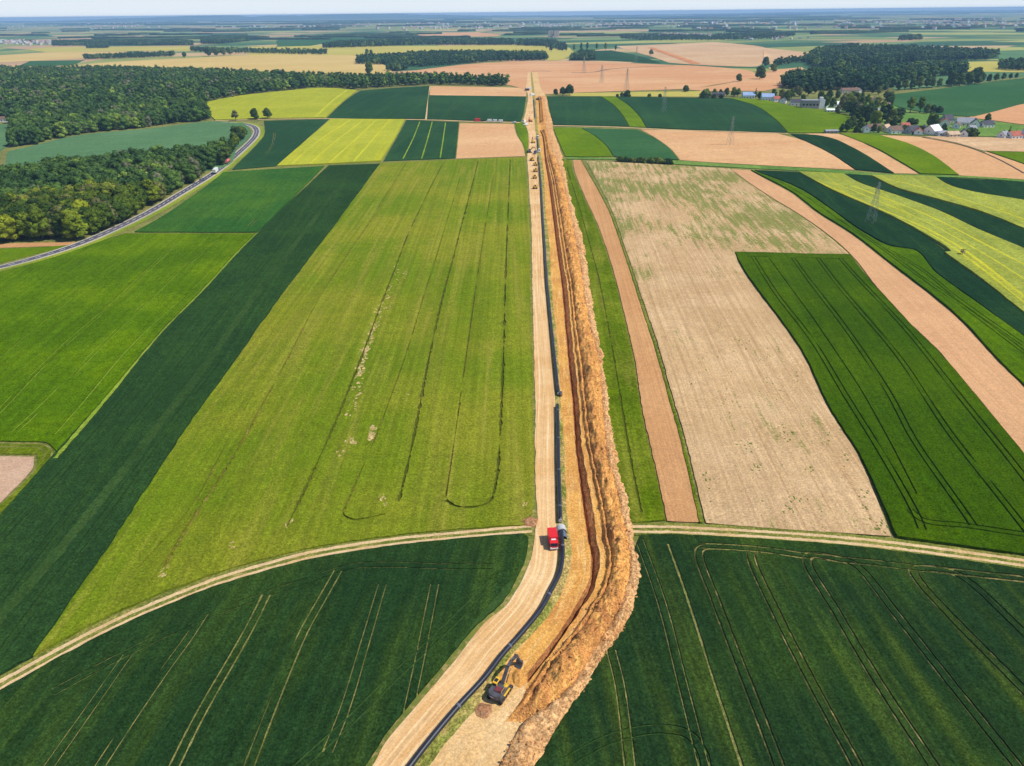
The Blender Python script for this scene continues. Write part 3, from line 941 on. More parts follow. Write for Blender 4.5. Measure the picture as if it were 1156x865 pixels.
# below the baulk
field('rough_grass_strip', 'rough green strip between spoil heap and tan strip', [
    [(645, 181), (646.6, 193), (660, 226), (676, 262), (699, 338), (715.6, 410), (722, 455), (740, 535), (751, 588)], [(751, 588), (712, 591)],
    [(712, 591), (704, 562), (694, 526), (689, 500), (684, 466), (680, 431), (671, 371), (663, 324), (661, 308), (656.5, 274), (648.5, 247), (639, 214), (635, 190), (634, 180)]], m_grass27, 0.28,
    [([(640, 190), (668, 285), (682, 346), (697, 430), (712, 520), (724, 580)], 'clump', 0.7, 1, 0)], [ms_dark])
field('bare_field', 'long narrow harrowed tan strip beside the stubble', [
    [(647, 181), (656, 181)], [(656, 181), (686, 236), (709, 301), (733, 374), (753, 443), (768, 497), (790, 590)], [(790, 590), (753, 589)],
    [(753, 589), (742, 535), (724, 455), (717.5, 410), (701, 338), (678, 262), (662, 226), (648.6, 193), (647, 181)]], m_tan28, 0)
field('weed_line', 'thin weedy line between the tan strip and the stubble', [
    [(656.6, 181), (687, 236), (710.6, 301), (734.6, 374), (755, 443), (770.3, 497), (793, 591)], [(793, 591), (790.5, 591)], [(790, 591), (768, 497), (753, 443), (733, 374), (709.5, 301), (686, 236), (656, 181)]], m_grass27, 0.25)
ms_weed = mat_field('weed_tufts', A(104, 118, 48), A(84, 104, 36), A(160, 150, 90), 0.3, 1, 2, .6, .3, fine=2.0, famt=.3, bumps=.5, bdist=.2)
WEED = []
for (cx, cy, n, sx, sy) in ((843, 503, 26, 7, 5), (855, 530, 18, 6, 5), (885, 488, 26, 7, 6), (932, 498, 14, 4, 8), (914, 530, 8, 4, 4), (900, 562, 14, 12, 4), (812, 368, 14, 3, 4), (838, 388, 22, 12, 10), (862, 403, 14, 6, 10),
                            (880, 440, 20, 16, 22), (822, 455, 16, 16, 20), (800, 420, 14, 14, 20), (870, 575, 16, 40, 8), (800, 540, 12, 6, 20), (990, 592, 16, 8, 8), (975, 560, 14, 5, 12), (955, 520, 12, 5, 12), (905, 340 + 90, 8, 6, 10)):
    for _ in range(n):
        WEED.append(([(rb.gauss(cx, sx * .7), rb.gauss(cy, sy * .7))], 'blob', rb.uniform(.15, .55), 1))
field('stubble_field', 'pale stubble field with green weeds around a corner of barley', [
    [(662, 182), (700, 183.5), (823, 190.5)], [(823, 190.5), (868, 222), (911, 249), (955, 284), (958, 287)], [(958, 287), (829, 284.5)],
    [(829, 284.5), (836, 302), (881, 364), (908, 405), (935, 462), (967, 513), (1006, 606)], [(1006, 606), (900, 599), (797, 591)],
    [(797, 591), (774, 497), (758, 443), (738, 374), (713, 301), (690, 236), (662, 182)]], m_stub, 0, WEED, [ms_weed])
field('bare_field', 'long curved tan strip right of the stubble', [
    [(825, 191.3), (846, 192.5)], [(846, 192.5), (889, 216), (921, 240), (959, 264), (998, 294), (1045, 330), (1087, 366), (1119, 401), (1156, 438), (1230, 510)], [(1230, 510), (1230, 600), (1156, 512)],
    [(1156, 512), (1063, 400), (1025, 362.5), (992, 326.4), (960, 287), (912, 248.5), (870, 222.5), (825, 191.3)]], m_tan30, 0)
field('barley_field', 'deep green barley block between stubble and tan strip', [
    [(830, 285.8), (959, 288.5)], [(959, 288.5), (990, 327), (1023, 363), (1061, 401), (1156, 515), (1230, 606)], [(1230, 606), (1230, 640), (1156, 628), (1080, 617), (1012, 607.5)],
    [(1012, 607.5), (969, 513), (937, 462), (910, 405), (883, 364), (838, 302), (830, 285.8)]], m_barley31, 0.6, [
    ([(850, 292), (877, 334.5), (919, 390), (955, 450), (986, 500), (1033, 583), (1040, 600)], 'pair', 0.5, 1),
    ([(868, 293), (895, 330), (937, 390), (970, 440), (998, 490), (1034, 560)], 'one', 0.5, 1),
    ([(895, 293), (936, 348), (1001, 443), (1033, 502), (1098, 596)], 'pair', 0.5, 1),
    ([(923, 293), (969, 351), (1020, 413), (1076, 497), (1156, 599), (1180, 630)], 'pair', 0.5, 1),
    ([(948, 293), (995, 344), (1044, 400), (1156, 542), (1200, 600)], 'pair', 0.5, 1),
    ([(1026, 578), (1042, 590), (1090, 596), (1156, 606), (1200, 612)], 'pair', 0.4, 1),
    ([(843, 291), (900, 292), (952, 294)], 'one', 0.5, 1, .2),
    ], [ms_dark])
field('barley_field', 'lime green long curved strip along the tan strip', [
    [(850, 193), (896, 211), (935, 235.5), (974, 263.5), (1007, 280), (1030, 283), (1057, 310), (1102, 343), (1156, 382), (1230, 440)], [(1230, 440), (1230, 508), (1156, 436.5)],
    [(1156, 436.5), (1120, 399.5), (1088, 364.5), (1046, 328.5), (999, 292.5), (960, 262.5), (922, 238.5), (890, 214.5), (848, 192.7)]], m_barley32, 0.6, [
    ([(960, 258), (1000, 285), (1040, 315), (1090, 350), (1156, 400), (1220, 450)], 'pair', 0.5, 1),
    ([(1000, 282), (1040, 306), (1085, 342), (1156, 392)], 'pair', 0.5, 1), ([(880, 206), (920, 230), (960, 258)], 'one', 0.6, 1)], [ms_dark])
field('wheat_field', 'dark green curved strip under the nearest pylon', [
    [(860, 193.2), (899, 195)], [(899, 195), (935, 215), (990, 239.5), (1034, 262), (1070, 286)], [(1070, 286), (1064, 287.5)], [(1064, 287.5), (1102, 314.5), (1156, 356.5), (1230, 412)], [(1230, 412), (1230, 438), (1156, 381)],
    [(1156, 381), (1103, 342), (1058, 309), (1031, 282), (1008, 278.5), (975, 262), (936, 234.5), (897, 210), (852, 193)]], m_dark33, 0.55)
field('rapeseed_field', 'yellow green curved rapeseed strip behind the nearest pylon', [
    [(901, 195), (952, 197.6)], [(952, 197.6), (971, 208.5), (1013, 222.5), (1060, 240), (1102, 260), (1156, 283), (1230, 318)], [(1230, 318), (1230, 408), (1156, 355.5), (1103, 313.5), (1066, 286.8)],
    [(1066, 286.8), (1073, 286.2), (1036, 261.5), (992, 239), (937, 214.5), (901, 195)]], m_yel34, 1.1, [
    ([(916, 204), (991, 237), (1074, 276), (1156, 338), (1220, 388)], 'flat', 1.8, 1), ([(912, 203), (985, 237), (1066, 276), (1156, 345)], 'flat', 1.0, 1),
    ([(963, 212), (1046, 245), (1156, 301), (1220, 336)], 'flat', 1.6, 1), ([(940, 208), (1020, 241), (1100, 283), (1156, 318)], 'flat', 1.0, 1)], [ms_yellow])
field('wheat_field', 'dark green curved strip between the two yellow green strips', [
    [(954, 197.8), (981, 199)], [(981, 199), (1013, 215), (1060, 228), (1102, 240), (1156, 261), (1230, 290)], [(1230, 290), (1230, 316), (1156, 281.5)],
    [(1156, 281.5), (1103, 258.5), (1061, 238.8), (1014, 221.3), (972.5, 207.5), (954, 197.8)]], m_dark33, 0.55)
field('rapeseed_field', 'yellow green rapeseed strip nearest the right edge', [
    [(983, 199.2), (1054, 200.5)], [(1054, 200.5), (1074, 212), (1102, 219), (1156, 228), (1230, 242)], [(1230, 242), (1230, 288), (1156, 260)],
    [(1156, 260), (1103, 239), (1061, 227), (1014, 214), (983, 199.2)]], m_yel34, 1.1, [([(1000, 204), (1060, 219), (1156, 250)], 'flat', 1.3, 1)], [ms_yellow])
field('wheat_field', 'dark green field in the corner under the grassy baulk', [
    [(1057, 201), (1156, 207), (1230, 214)], [(1230, 214), (1230, 240), (1156, 227)], [(1156, 227), (1103, 218.3), (1075, 211), (1057, 201)]], m_dark33, 0.55)
# F38
field('wheat_field', 'dark green wheat field right of the spoil heap with curving wheel tracks', [
    [(724, 605), (760, 604.5), (800, 606.5), (900, 612.5), (1000, 622), (1100, 635.5), (1156, 644), (1240, 658)], [(1240, 658), (1260, 900)], [(1260, 900), (590, 930)],
    [(590, 930), (603, 868), (629, 822), (657, 779), (686, 733), (707, 698), (715, 665), (719, 644), (716, 622)]], m_wheat38, 0.27, [
    ([(855, 622), (815, 619), (792, 620), (789, 628), (807.5, 679.6), (834, 749.5), (861, 819), (884, 880)], 'pair', 0.5, 3, -.15),
    ([(905, 629), (868, 623), (849, 624), (848, 632), (877, 696), (915, 771), (966, 865), (975, 882)], 'pair', 0.52, 3, -.15),
    ([(1000, 638), (950, 633), (915, 628), (911, 636), (942, 690), (990, 771), (1052, 865), (1064, 884)], 'pair', 0.5, 3, -.15),
    ([(940, 632), (963, 638), (1012, 696), (1071, 771), (1146, 865), (1160, 884)], 'pair', 0.46, 3, -.15),
    ([(1156, 655), (1090, 648), (1045, 643), (1031, 646), (1037, 658), (1076, 701), (1156, 782), (1220, 850)], 'pair', 0.5, 3, -.15),
    ([(1060, 644), (1084, 652), (1156, 717), (1220, 780)], 'pair', 0.46, 3, -.15),
    ([(790, 617), (850, 620.5), (915, 629), (1030, 642), (1156, 656), (1230, 666)], 'pair', 0.4, 1, -.15),
    ([(754, 615), (775, 674), (807.5, 776), (837, 866), (842, 882)], 'one', 0.7, 1, -.15),
    ([(721.5, 609.6), (748, 685), (770, 771), (794, 865), (798, 880)], 'pair', 0.36, 1, -.15),
    ([(690, 735), (700, 776), (711, 865), (713, 884)], 'pair', 0.4, 1, -.15),
    ([(640, 862), (660, 850), (700, 832), (748, 825), (778, 832), (792, 850), (797, 870)], 'pair', 0.36, 2, -.15),
    ], [ms_trail, ms_light, ms_mix], 0.3)

# far fields
FAR = [
 ('bare_field', 'broad reddish bare field beyond the end of the works', [[(436, 84), (490, 77), (530, 72.5), (580, 70), (625, 69.5), (700, 71), (747, 73), (788, 74.5), (843, 79.5), (853, 89)], [(853, 89), (806, 96), (780, 100), (646, 105), (612, 107)], [(612, 107), (597, 104), (578, 97), (540, 92), (436, 88)]], m_tanred),
 ('meadow', 'yellow green meadow strip above the dark hill', [[(646, 105.2), (793, 103.2)], [(793, 103.2), (800, 109.6)], [(800, 109.6), (636, 108.8)]], m_yelfar),
 ('wheat_field', 'dark green far field beside the far yellow strip', [[(648, 58.5), (690, 57)], [(690, 57), (720, 63), (746, 71.5)], [(746, 71.5), (671, 68.5), (642, 68.5)]], m_grn_a),
 ('stubble_field', 'broad pale stubble field crossed by the far orange works', [[(695, 52.3), (806, 47.5)], [(806, 47.5), (860, 53), (860, 73)], [(860, 73), (850, 75.5), (790, 73.5), (755, 71)], [(755, 71), (735, 64), (695, 52.3)]], m_tanbrown),
 ('stubble_field', 'far pale stubble field left of the far wood', [[(862, 54), (900, 58), (950, 62)], [(950, 62), (905, 68), (880, 72), (862, 73)]], m_tanbrown),
 ('meadow', 'yellow green field behind the tree belt', [[(560, 51), (630, 52.3), (648, 58)], [(648, 58), (625, 68.5), (560, 58)]], m_yelfar),
 ('meadow', 'yellow field beyond the middle wood', [[(280, 53), (366, 51), (440, 52), (580, 51)], [(580, 51), (580, 58), (487, 58.5), (420, 62), (280, 63)]], m_yelfar),
 ('bare_field', 'golden field in front of the middle wood', [[(78, 74.5), (130, 70), (197, 66.5), (300, 62), (402, 62.5)], [(402, 62.5), (436, 75), (436, 84), (410, 86), (358, 84), (280, 81), (78, 77)]], m_goldfar),
 ('meadow', 'yellow green strip beyond the left wood', [[(28, 56), (57, 53.5), (215, 52.3)], [(215, 52.3), (215, 57.4), (145, 57.6), (52, 59)]], m_yelfar),
 ('bare_field', 'tan field left beyond the left wood', [[(-40, 64), (0, 62.5), (52, 59.3), (145, 58)], [(145, 58), (98, 65.3), (34, 69), (-40, 72)]], m_goldfar),
 ('wheat_field', 'dark green patch beyond the left wood', [[(34, 69.3), (96, 68)], [(96, 68), (73, 74), (20, 75)]], m_grn_d),
 ('wheat_field', 'far dark green field in the middle distance', [[(311, 53), (332, 43.5), (400, 42), (468, 40)], [(468, 40), (468, 44), (376, 48.5), (350, 52)]], m_grn_d),
 ('bare_field', 'far pink tan strip in the middle distance', [[(426, 40.3), (470, 37.5), (540, 36.5)], [(540, 36.5), (560, 41), (508, 42), (470, 44.5)]], m_tanred),
 ('wheat_field', 'dark green sloping field above the village', [[(1008, 107), (1073, 99), (1156, 88.5), (1230, 80)], [(1230, 80), (1230, 100), (1156, 117), (1099, 132)], [(1099, 132), (1066, 130), (1024, 123.6), (1000, 116)]], m_grn_d),
 ('wheat_field', 'light green field beyond the village tree row', [[(1008, 97.5), (1020, 91), (1091, 81.5), (1156, 82.5), (1230, 82)], [(1230, 82), (1156, 86.5), (1073, 97), (1008, 101.5)]], m_grn_c),
 ('meadow', 'yellow meadow at the far right', [[(1090, 70), (1128, 69.5), (1150, 76)], [(1150, 76), (1156, 81.5), (1091, 81)]], m_yelfar),
 ('meadow', 'grey green meadow at the far right edge', [[(1126, 57.5), (1230, 55)], [(1230, 55), (1230, 72), (1156, 70), (1128, 69)]], m_grn_c),
 ('bare_field', 'tan field at the right edge above the village', [[(1092, 133), (1120, 125), (1156, 117.5), (1230, 104)], [(1230, 104), (1230, 146), (1156, 141)], [(1156, 141), (1120, 136)]], m_tanred),
 ('pasture', 'green pasture around the village houses', [[(930, 118), (960, 112), (1000, 117), (1024, 124.5), (1066, 131), (1095, 134), (1120, 137), (1156, 142), (1230, 148)], [(1230, 148), (1230, 157), (1156, 155.5), (1042, 153)], [(1042, 153), (975, 150.5), (973, 140), (958, 128), (930, 124)]], m_past),
 ('bare_field', 'tan field left of the village wood', [[(770, 101.3), (806, 97), (840, 90), (870, 80), (905, 76)], [(905, 76), (915, 84), (884, 98), (862, 103)], [(862, 103), (800, 103)]], m_tanred),
]
for nm, lb, seg, mt in FAR:
    field(nm, lb, seg, mt, 0.25 if 'wheat' in nm else 0.0)

# ------------------------------------------------------------------ dirt track, lanes and the asphalt road
m_rut = mat_field('pale_track_soil', A(226, 194, 146), A(214, 178, 126), A(236, 208, 166), 0.2, 2, 6, .5, .1, fine=1.5, famt=.12, bumps=.3, bdist=.08)
m_vgrass = mat_field('track_grass', A(112, 122, 48), A(140, 140, 66), A(176, 156, 96), .2, 1.2, 6, .7, .1, fine=1.5, famt=.3, bumps=.5, bdist=.15)
m_asph = mat_field('asphalt', A(98, 95, 104), A(110, 106, 114), None, fine=0.8, famt=.08, bumps=.1, bdist=.03)
m_line = mat_plain('road_paint', (0.72, 0.72, 0.70, 1), 0.6)
m_gravel = mat_field('road_shoulder', A(200, 186, 150), A(168, 162, 116), None, fine=1.0, famt=.15)

def jit(base, amp, f, s): return lambda p: base + amp * noise.noise((p.x * f, p.y * f, s))
def track(name, label, px, wr):
    cl = gline(px, lambda p: max(0.9, p.length * 0.006))
    ruts = []
    ribbon(name, label, cl, [(jit(-2.7, .5, .2, 1), -.02), (jit(-1.55, .22, .5, 2), .0), (jit(-0.55, .22, .5, 3), -.03), (0, .04), (jit(0.55, .22, .5, 4), -.03), (jit(1.55, .22, .5, 5), .0), (jit(2.7, .5, .2, 6), -.02)],
           [m_rut, m_vgrass], [1, 0, 1, 1, 0, 1], lift=0.10)
track('dirt_track', 'two rutted pale dirt track left of the works', TRK, 1)
track('dirt_track', 'two rutted pale dirt track right of the works', TRKR, 1)

def lane(label, px, w):
    cl = gline(px)
    ribbon('lane', label, cl, [(-w, -.02), (-w * .75, 0.02), (w * .75, 0.02), (w, -.02)], [m_rut, m_vgrass], [1, 0, 1], lift=0.2)
lane('pale farm lane from the road bend to the works', [(243, 136.6), (300, 135), (366, 134.2), (420, 134.9), (480, 135.4), (540, 137.6), (588, 138.6)], 3.0)
lane('pale lane from the works towards the village', [(624, 142), (680, 143.2), (720, 145), (760, 147), (820, 148.6), (890, 151)], 2.6)
lane('short pale lane up the dark hill', [(485.5, 97.6), (482.5, 108), (481, 135)], 2.0)
lane('curving pale lane in the far tan field', [(760, 107), (800, 102), (840, 95), (868, 88), (875, 83), (869, 76)], 4.0)
m_orange = mat_field('far_orange_soil', A(220, 150, 96), A(206, 130, 84), A(236, 190, 140), .9, 10, 100, .5, .01, fine=.2, famt=.06)
cl = gline([(735, 54), (755, 61), (775, 68), (787, 72.5)])
ribbon('far_work_strip', 'orange strip of pipeline works on the far slope', cl, [(-9, 0), (0, .0), (14, 0)], [m_orange, m_tanbrown], [0, 0], lift=0.9)
m_darkline = mat_plain('dark_hedge_earth', A(96, 78, 60), 0.9)
cl = gline([(600, 81), (612, 80.3), (622, 81)]); ribbon('ditch_line', 'dark ditch line at the end of the works', cl, [(-2.5, 0), (0, .3), (2.5, 0)], [m_darkline], [0, 0], lift=.3)
cl = gline([(645, 82), (666, 82), (690, 78), (720, 76), (760, 74.5)]); ribbon('ditch_line', 'dark winding ditch across the far reddish field', cl, [(-3.5, 0), (0, .3), (3.5, 0)], [m_darkline], [0, 0], lift=.3)
cl = gline([(1041, 155.5), (1080, 163), (1112, 173.5), (1156, 196)]); ribbon('ditch_line', 'dark ditch line through the right tan field', cl, [(-.8, 0), (0, .3), (.8, 0)], [m_darkline], [0, 0], lift=.35)

ROAD = [(-60, 315), (0, 302), (40, 291.5), (80, 279), (120, 263), (160, 244), (200, 221), (230, 203), (252, 188), (268, 174), (280, 163), (288, 154), (289.5, 147), (285, 142.5), (276, 140), (262, 139), (246, 138)]
rcl = gline(ROAD, lambda p: 4.0)
ribbon('road', 'curving grey asphalt road with white edge lines', rcl,
       [(-4.3, -.06), (-3.25, .02), (0, .06), (3.25, .02), (4.6, -.06)], [m_asph, m_gravel], [1, 0, 0, 1], lift=.16)
for off, w_ in ((-2.95, .16), (2.95, .16)):
    c2 = offset(rcl, off)
    ribbon('road_marking', 'white painted edge line of the asphalt road', c2, [(-w_, 0), (w_, 0)], [m_line], [0], lift=.20)
V, F = [], []
i = 0
while i < len(rcl) - 2:
    a, b = rcl[i], rcl[i + 1]
    d = (b - a).normalized(); nrm = Vector((d.y, -d.x)) * .16
    k = len(V)
    for p in (a - nrm, a + nrm, b + nrm, b - nrm): V.append((p.x, p.y, hz(p.x, p.y) + .235))
    F.append((k, k + 1, k + 2, k + 3)); i += 2
tag(mesh_obj('road_marking', V, F, m_line), 'dashed white centre line of the asphalt road', None, None, 'structure')
m_verge = mat_field('road_verge', A(150, 164, 50), A(132, 150, 46), None, fine=.8, famt=.2)
ribbon('road_verge', 'lime green grass verge along the outer side of the road', offset(rcl, 6.6), [(-2.1, 0), (0, .05), (2.0, 0)], [m_verge], [0, 0], lift=.08)
# ------------------------------------------------------------------ the pipeline works
def dircol(c1, c2, c3, name, sc=0.5, wid=0.6, ang=1.5, ln=30, st=.75, **kw):
    return mat_field(name, c1, c2, c3, ang, wid, ln, st, 0.05, (0.35, 0.65), **kw)
m_haul = dircol(A(222, 174, 114), A(236, 194, 138), A(250, 220, 172), 'haul_road_soil', wid=0.75, uv=True, ln=40, st=1.0, fine=1.6, famt=.08, bumps=.4, bdist=.10, row=(0.7, .09))
m_sand = dircol(A(232, 174, 90), A(210, 148, 78), A(243, 202, 130), 'yellow_subsoil', wid=1.0, uv=True, ln=14, fine=1.4, famt=.18, bumps=.6, bdist=.2)
m_trench = dircol(A(196, 136, 86), A(172, 114, 70), A(216, 156, 98), 'trench_wall_earth', wid=0.5, uv=True, ln=5, fine=1.2, famt=.28, bumps=.9, bdist=.4)
m_spoil = dircol(A(228, 164, 90), A(196, 134, 78), A(248, 194, 106), 'orange_spoil', wid=2.0, ln=4.5, fine=1.8, famt=.26, bumps=.6, bdist=.22, clump=.8)
m_top = dircol(A(236, 184, 126), A(222, 164, 104), A(246, 202, 146), 'topsoil', wid=1.6, ln=2.2, fine=1.2, famt=.26, bumps=1.0, bdist=.45, clump=1.0)
m_pverge = mat_field('weedy_soil', A(196, 168, 104), A(140, 142, 66), A(108, 122, 44), R(95), .5, 4, .75, .12, (.4, .6), fine=1.2, famt=.35, bumps=.7, bdist=.25)
m_pale = dircol(A(232, 194, 138), A(222, 178, 116), A(240, 206, 156), 'pale_stripped_soil', wid=0.8, uv=True, ln=20, fine=1.6, famt=.14, bumps=.5, bdist=.15)

ALONG = np.concatenate([[0], np.cumsum(np.hypot(np.diff(X['LP']), np.diff(ROWS)))])
def put_uv(o, us, vs, m):
    # metres across and along the works, for tyre marks that follow the bend
    uv = o.data.uv_layers.new(name='UVMap')
    li = np.empty(len(o.data.loops), dtype=np.int32); o.data.loops.foreach_get('vertex_index', li)
    r, c = li // m, li % m
    arr = np.stack([us[r, c], vs[r]], 1).astype(np.float32)
    uv.data.foreach_set('uv', arr.ravel())
SLANT = np.gradient(X['LP'], ROWS); COSB = 1 / np.sqrt(1 + SLANT ** 2)
def grid_obj(name, label, rows, cols, mats, mi, kind, smooth=True, cat=None):
    """cols: list of per-row (x, z) arrays"""
    n = len(rows); m = len(cols)
    V = []
    for i in range(n):
        for c in cols:
            V.append((float(c[0][i]), float(rows[i]), float(c[1][i])))
    F, MI = [], []
    for i in range(n - 1):
        for j in range(m - 1):
            F.append((i * m + j, i * m + j + 1, (i + 1) * m + j + 1, (i + 1) * m + j))
            MI.append(mi(i, j) if callable(mi) else mi)
    o = mesh_obj(name, V, F, mats, None, MI, smooth)
    us = np.stack([(c[0] - X['LP']) * COSB for c in cols], 1)
    put_uv(o, us, ALONG, m)
    return tag(o, label, cat, None, kind)

def gz(xs): return relief(xs, ROWS) + .55 * sstep(Y_CREST - 40, Y_CREST + 60, ROWS)
NZ = np.array([noise.noise((1.0, y * .11, 4.0)) for y in ROWS])

# haul road with shallow wheel ruts
cols = []
rr = random.Random(3)
prof = [0, 0.05, .02, -.05, .03, -.06, .02, .05, -.06, .03, -.05, .02, 0.0]
for k, d in enumerate(prof):
    f = k / (len(prof) - 1)
    x = X['L0'] * (1 - f) + X['P0'] * f
    wob = np.array([noise.noise((k * 3.3, y * .12, 2.0)) for y in ROWS]) * .05
    cols.append((x, gz(x) + .03 + d + wob))
grid_obj('haul_road', 'pale sandy haul road alongside the black pipeline', ROWS, cols, [m_haul], 0, 'structure')
cols = []
for k in range(6):
    f = k / 5
    x = X['P0'] * (1 - f) + X['L2'] * f
    wob = np.array([abs(noise.fractal((k * 1.7, y * .45, 6.0), .8, 2, 3)) for y in ROWS]) * (.35 if 0 < k < 5 else 0)
    cols.append((x, gz(x) + .03 + wob))
grid_obj('weedy_strip', 'weedy strip of soil under and beside the pipeline', ROWS, cols, [m_pverge], 0, 'structure')
cols = []
for k in range(7):
    f = k / 6
    x = X['L2'] * (1 - f) + X['L3'] * f
    wob = np.array([noise.noise((k * 2.7, y * .25, 9.0)) for y in ROWS]) * (.10 if 0 < k < 6 else 0)
    cols.append((x, gz(x) + .03 + wob))
y_pale = yat(575, 775)
grid_obj('working_strip', 'yellow subsoil working strip between pipeline and trench', ROWS, cols, [m_sand, m_pale], lambda i, j: 1 if (ROWS[i] < y_pale - 2 + 5 * NZ[i] or ROWS[i] > Y_CREST) else 0, 'structure')
# trench
DIG = sstep(Y_DIG - 2, Y_DIG + 1.5, ROWS) * (1 - (sstep(Y_X0 - 6, Y_X0, ROWS) * (1 - sstep(Y_X1, Y_X1 + 8, ROWS)))) * (1 - sstep(Y_CREST - 20, Y_CREST, ROWS))
tp = [(0, 0), (.05, -.5), (.12, -1.4), (.20, -2.3), (.30, -2.35), (.37, -1.55), (.50, -1.2), (.70, -.8), (.86, -.35), (1, 0)]
cols = []
for k, (f, d) in enumerate(tp):
    x = X['L3'] * (1 - f) + X['L4'] * f
    wob = np.array([noise.fractal((k * 1.9, y * .4, 5.0), .8, 2, 3) for y in ROWS])
    inner = 1.0 if 0 < k < len(tp) - 1 else 0.0
    cols.append((x + wob * .18 * inner * DIG, gz(x) + .03 + (d + wob * .22 * inner) * DIG))
grid_obj('trench', 'deep narrow open trench cut into brown earth', ROWS, cols, [m_trench, m_pale, m_sand], lambda i, j: (0 if DIG[i] > .15 else (1 if (ROWS[i] < Y_DIG or ROWS[i] > Y_CREST) else 2)), 'structure')
# ground beneath the heaps
cols = []
for k in range(5):
    f = k / 4
    x = X['L4'] * (1 - f) + X['L6'] * f
    cols.append((x, gz(x) + (.03 if k == 0 else -.02)))
grid_obj('spoil_bed', 'stripped soil bed beneath the spoil heaps', ROWS, cols, [m_sand, m_pale], lambda i, j: 1 if (ROWS[i] < Y_DIG - 3 or ROWS[i] > Y_CREST) else 0, 'structure')

CROSS = 1 - sstep(Y_X0 - 5, Y_X0 + 1, ROWS) * (1 - sstep(Y_X1 - 1, Y_X1 + 5, ROWS))
CREST = 1 - sstep(Y_CREST - 30, Y_CREST - 5, ROWS)

def heap(name, label, xa, xb, H, mat, ncol, power, skew, sd, clod, sel, kind='stuff', cat='heap', twin=False):
    rows = ROWS[sel]
    V, F = [], []
    n = len(rows)
    for i, y in enumerate(rows):
        a, b, h = xa[sel][i], xb[sel][i], H[sel][i]
        big = 0.62 + 0.55 * (0.5 + 0.9 * noise.fractal((sd, y * .075, 1.0), .7, 2, 3))
        for j in range(ncol):
            f = j / (ncol - 1)
            u = f ** skew
            x = a + (b - a) * f
            p = max(0.0, math.sin(math.pi * u)) ** power
            if twin: p = max(.42 * math.exp(-((f - .13) / .075) ** 2) * min(1, f * 30), max(0.0, math.sin(math.pi * max(0, (f - .2) / .8) ** skew)) ** power)
            lump = 1.25 * noise.fractal((x * .36 + sd, y * .30, 2.0), .8, 2, 4)
            cl = noise.fractal((x * 1.25 + sd, y * 1.05, 5.0), .7, 2, 2)
            z = h * p * (big + .36 * lump) + (clod * cl + clod * .8 * abs(lump)) * min(1.0, p * 3) * min(1, h)
            edge = 0.0 if 0 < j < ncol - 1 else -.12
            x2 = x + .22 * cl * (1 if 0 < j < ncol - 1 else 0)
            V.append((x2, y, hz(x, y) + .02 + max(z, 0) + edge))
    for i in range(n - 1):
        for j in range(ncol - 1):
            F.append((i * ncol + j, i * ncol + j + 1, (i + 1) * ncol + j + 1, (i + 1) * ncol + j))
    return tag(mesh_obj(name, V, F, mat, None, None, True), label, cat, None, kind)

Y_SPEND = yat(606, 806)
near = ROWS < 260
Hs = (2.5 + 0.7 * sstep(260, 120, ROWS)) * sstep(Y_SPEND - 1.5, Y_SPEND + 7, ROWS) * CROSS * CREST
XA = X['L4'] + 0.6 + 0.9 * sstep(Y_SPEND + 10, Y_SPEND + 24, ROWS) * (1 - sstep(175, 215, ROWS))
# the heap's end spreads toward the excavator
XB = X['L5'] + 0.7
wid = np.maximum(XB - XA, .6)
Hs = np.minimum(Hs, wid * .36)
sel = ROWS > Y_SPEND - 2
heap('subsoil_heap', 'long ridge of orange excavated subsoil right of the trench', XA, XB, Hs, m_spoil, 44, .75, .78, 3.0, .26, sel, twin=True)
Ht = (1.15 + .5 * sstep(200, 110, ROWS)) * CROSS * CREST
XC, XD = X['L5'] - 0.5, X['L6'] + 0.7
Ht = np.minimum(Ht, np.maximum(XD - XC, .4) * .40)
heap('topsoil_heap', 'pale ragged ridge of topsoil along the outer edge of the works', XC, XD, Ht, m_top, 22, .7, .8, 11.0, .26, ROWS > 0)
# second, low windrow on the bench beside the trench in the bend
selb = (ROWS > yat(650, 705)) & (ROWS < yat(690, 545))
# small dirt heap where the track meets the haul road
def mound(name, label, c, rx, ry, h, mat, sd, n=26):
    V, F = [], []
    for j in range(n + 1):
        for i in range(n + 1):
            u, v = i / n * 2 - 1, j / n * 2 - 1
            x, y = c.x + u * rx, c.y + v * ry
            ang = math.atan2(v, u)
            rr_ = math.hypot(u, v) / (0.86 + .16 * noise.noise((math.cos(ang) * 1.6 + sd, math.sin(ang) * 1.6, 2)))
            p = max(0, 1 - rr_ ** 1.6)
            z = h * p * (.85 + .6 * noise.fractal((x * .55 + sd, y * .55, 1), .8, 2, 4)) + .12 * noise.noise((x * 1.7, y * 1.7, sd)) * min(1, p * 4)
            V.append((x, y, hz(x, y) + (.04 + z if p > 0 else -.22)))
    for j in range(n):
        for i in range(n):
            a = j * (n + 1) + i
            F.append((a, a + 1, a + n + 2, a + n + 1))
    return tag(mesh_obj(name, V, F, mat, None, None, True), label, 'heap')
m_heapb = dircol(A(190, 142, 102), A(172, 124, 88), A(206, 160, 120), 'brown_heap_soil', wid=1, ang=0, fine=1.2, famt=.25, bumps=.9, bdist=.4)
mound('dirt_heap', 'small round brown dirt heap where the track meets the haul road', survey(597, 589), 2.9, 2.6, 1.1, m_heapb, 1.0)
mound('dirt_heap', 'low dark dirt patch behind the excavator', survey(546, 802), 2.0, 2.1, .35, m_heapb, 5.0)
mound('dirt_heap', 'loose orange pile under the excavator boom', survey(586, 766), 1.7, 2.6, .75, m_sand, 8.0)

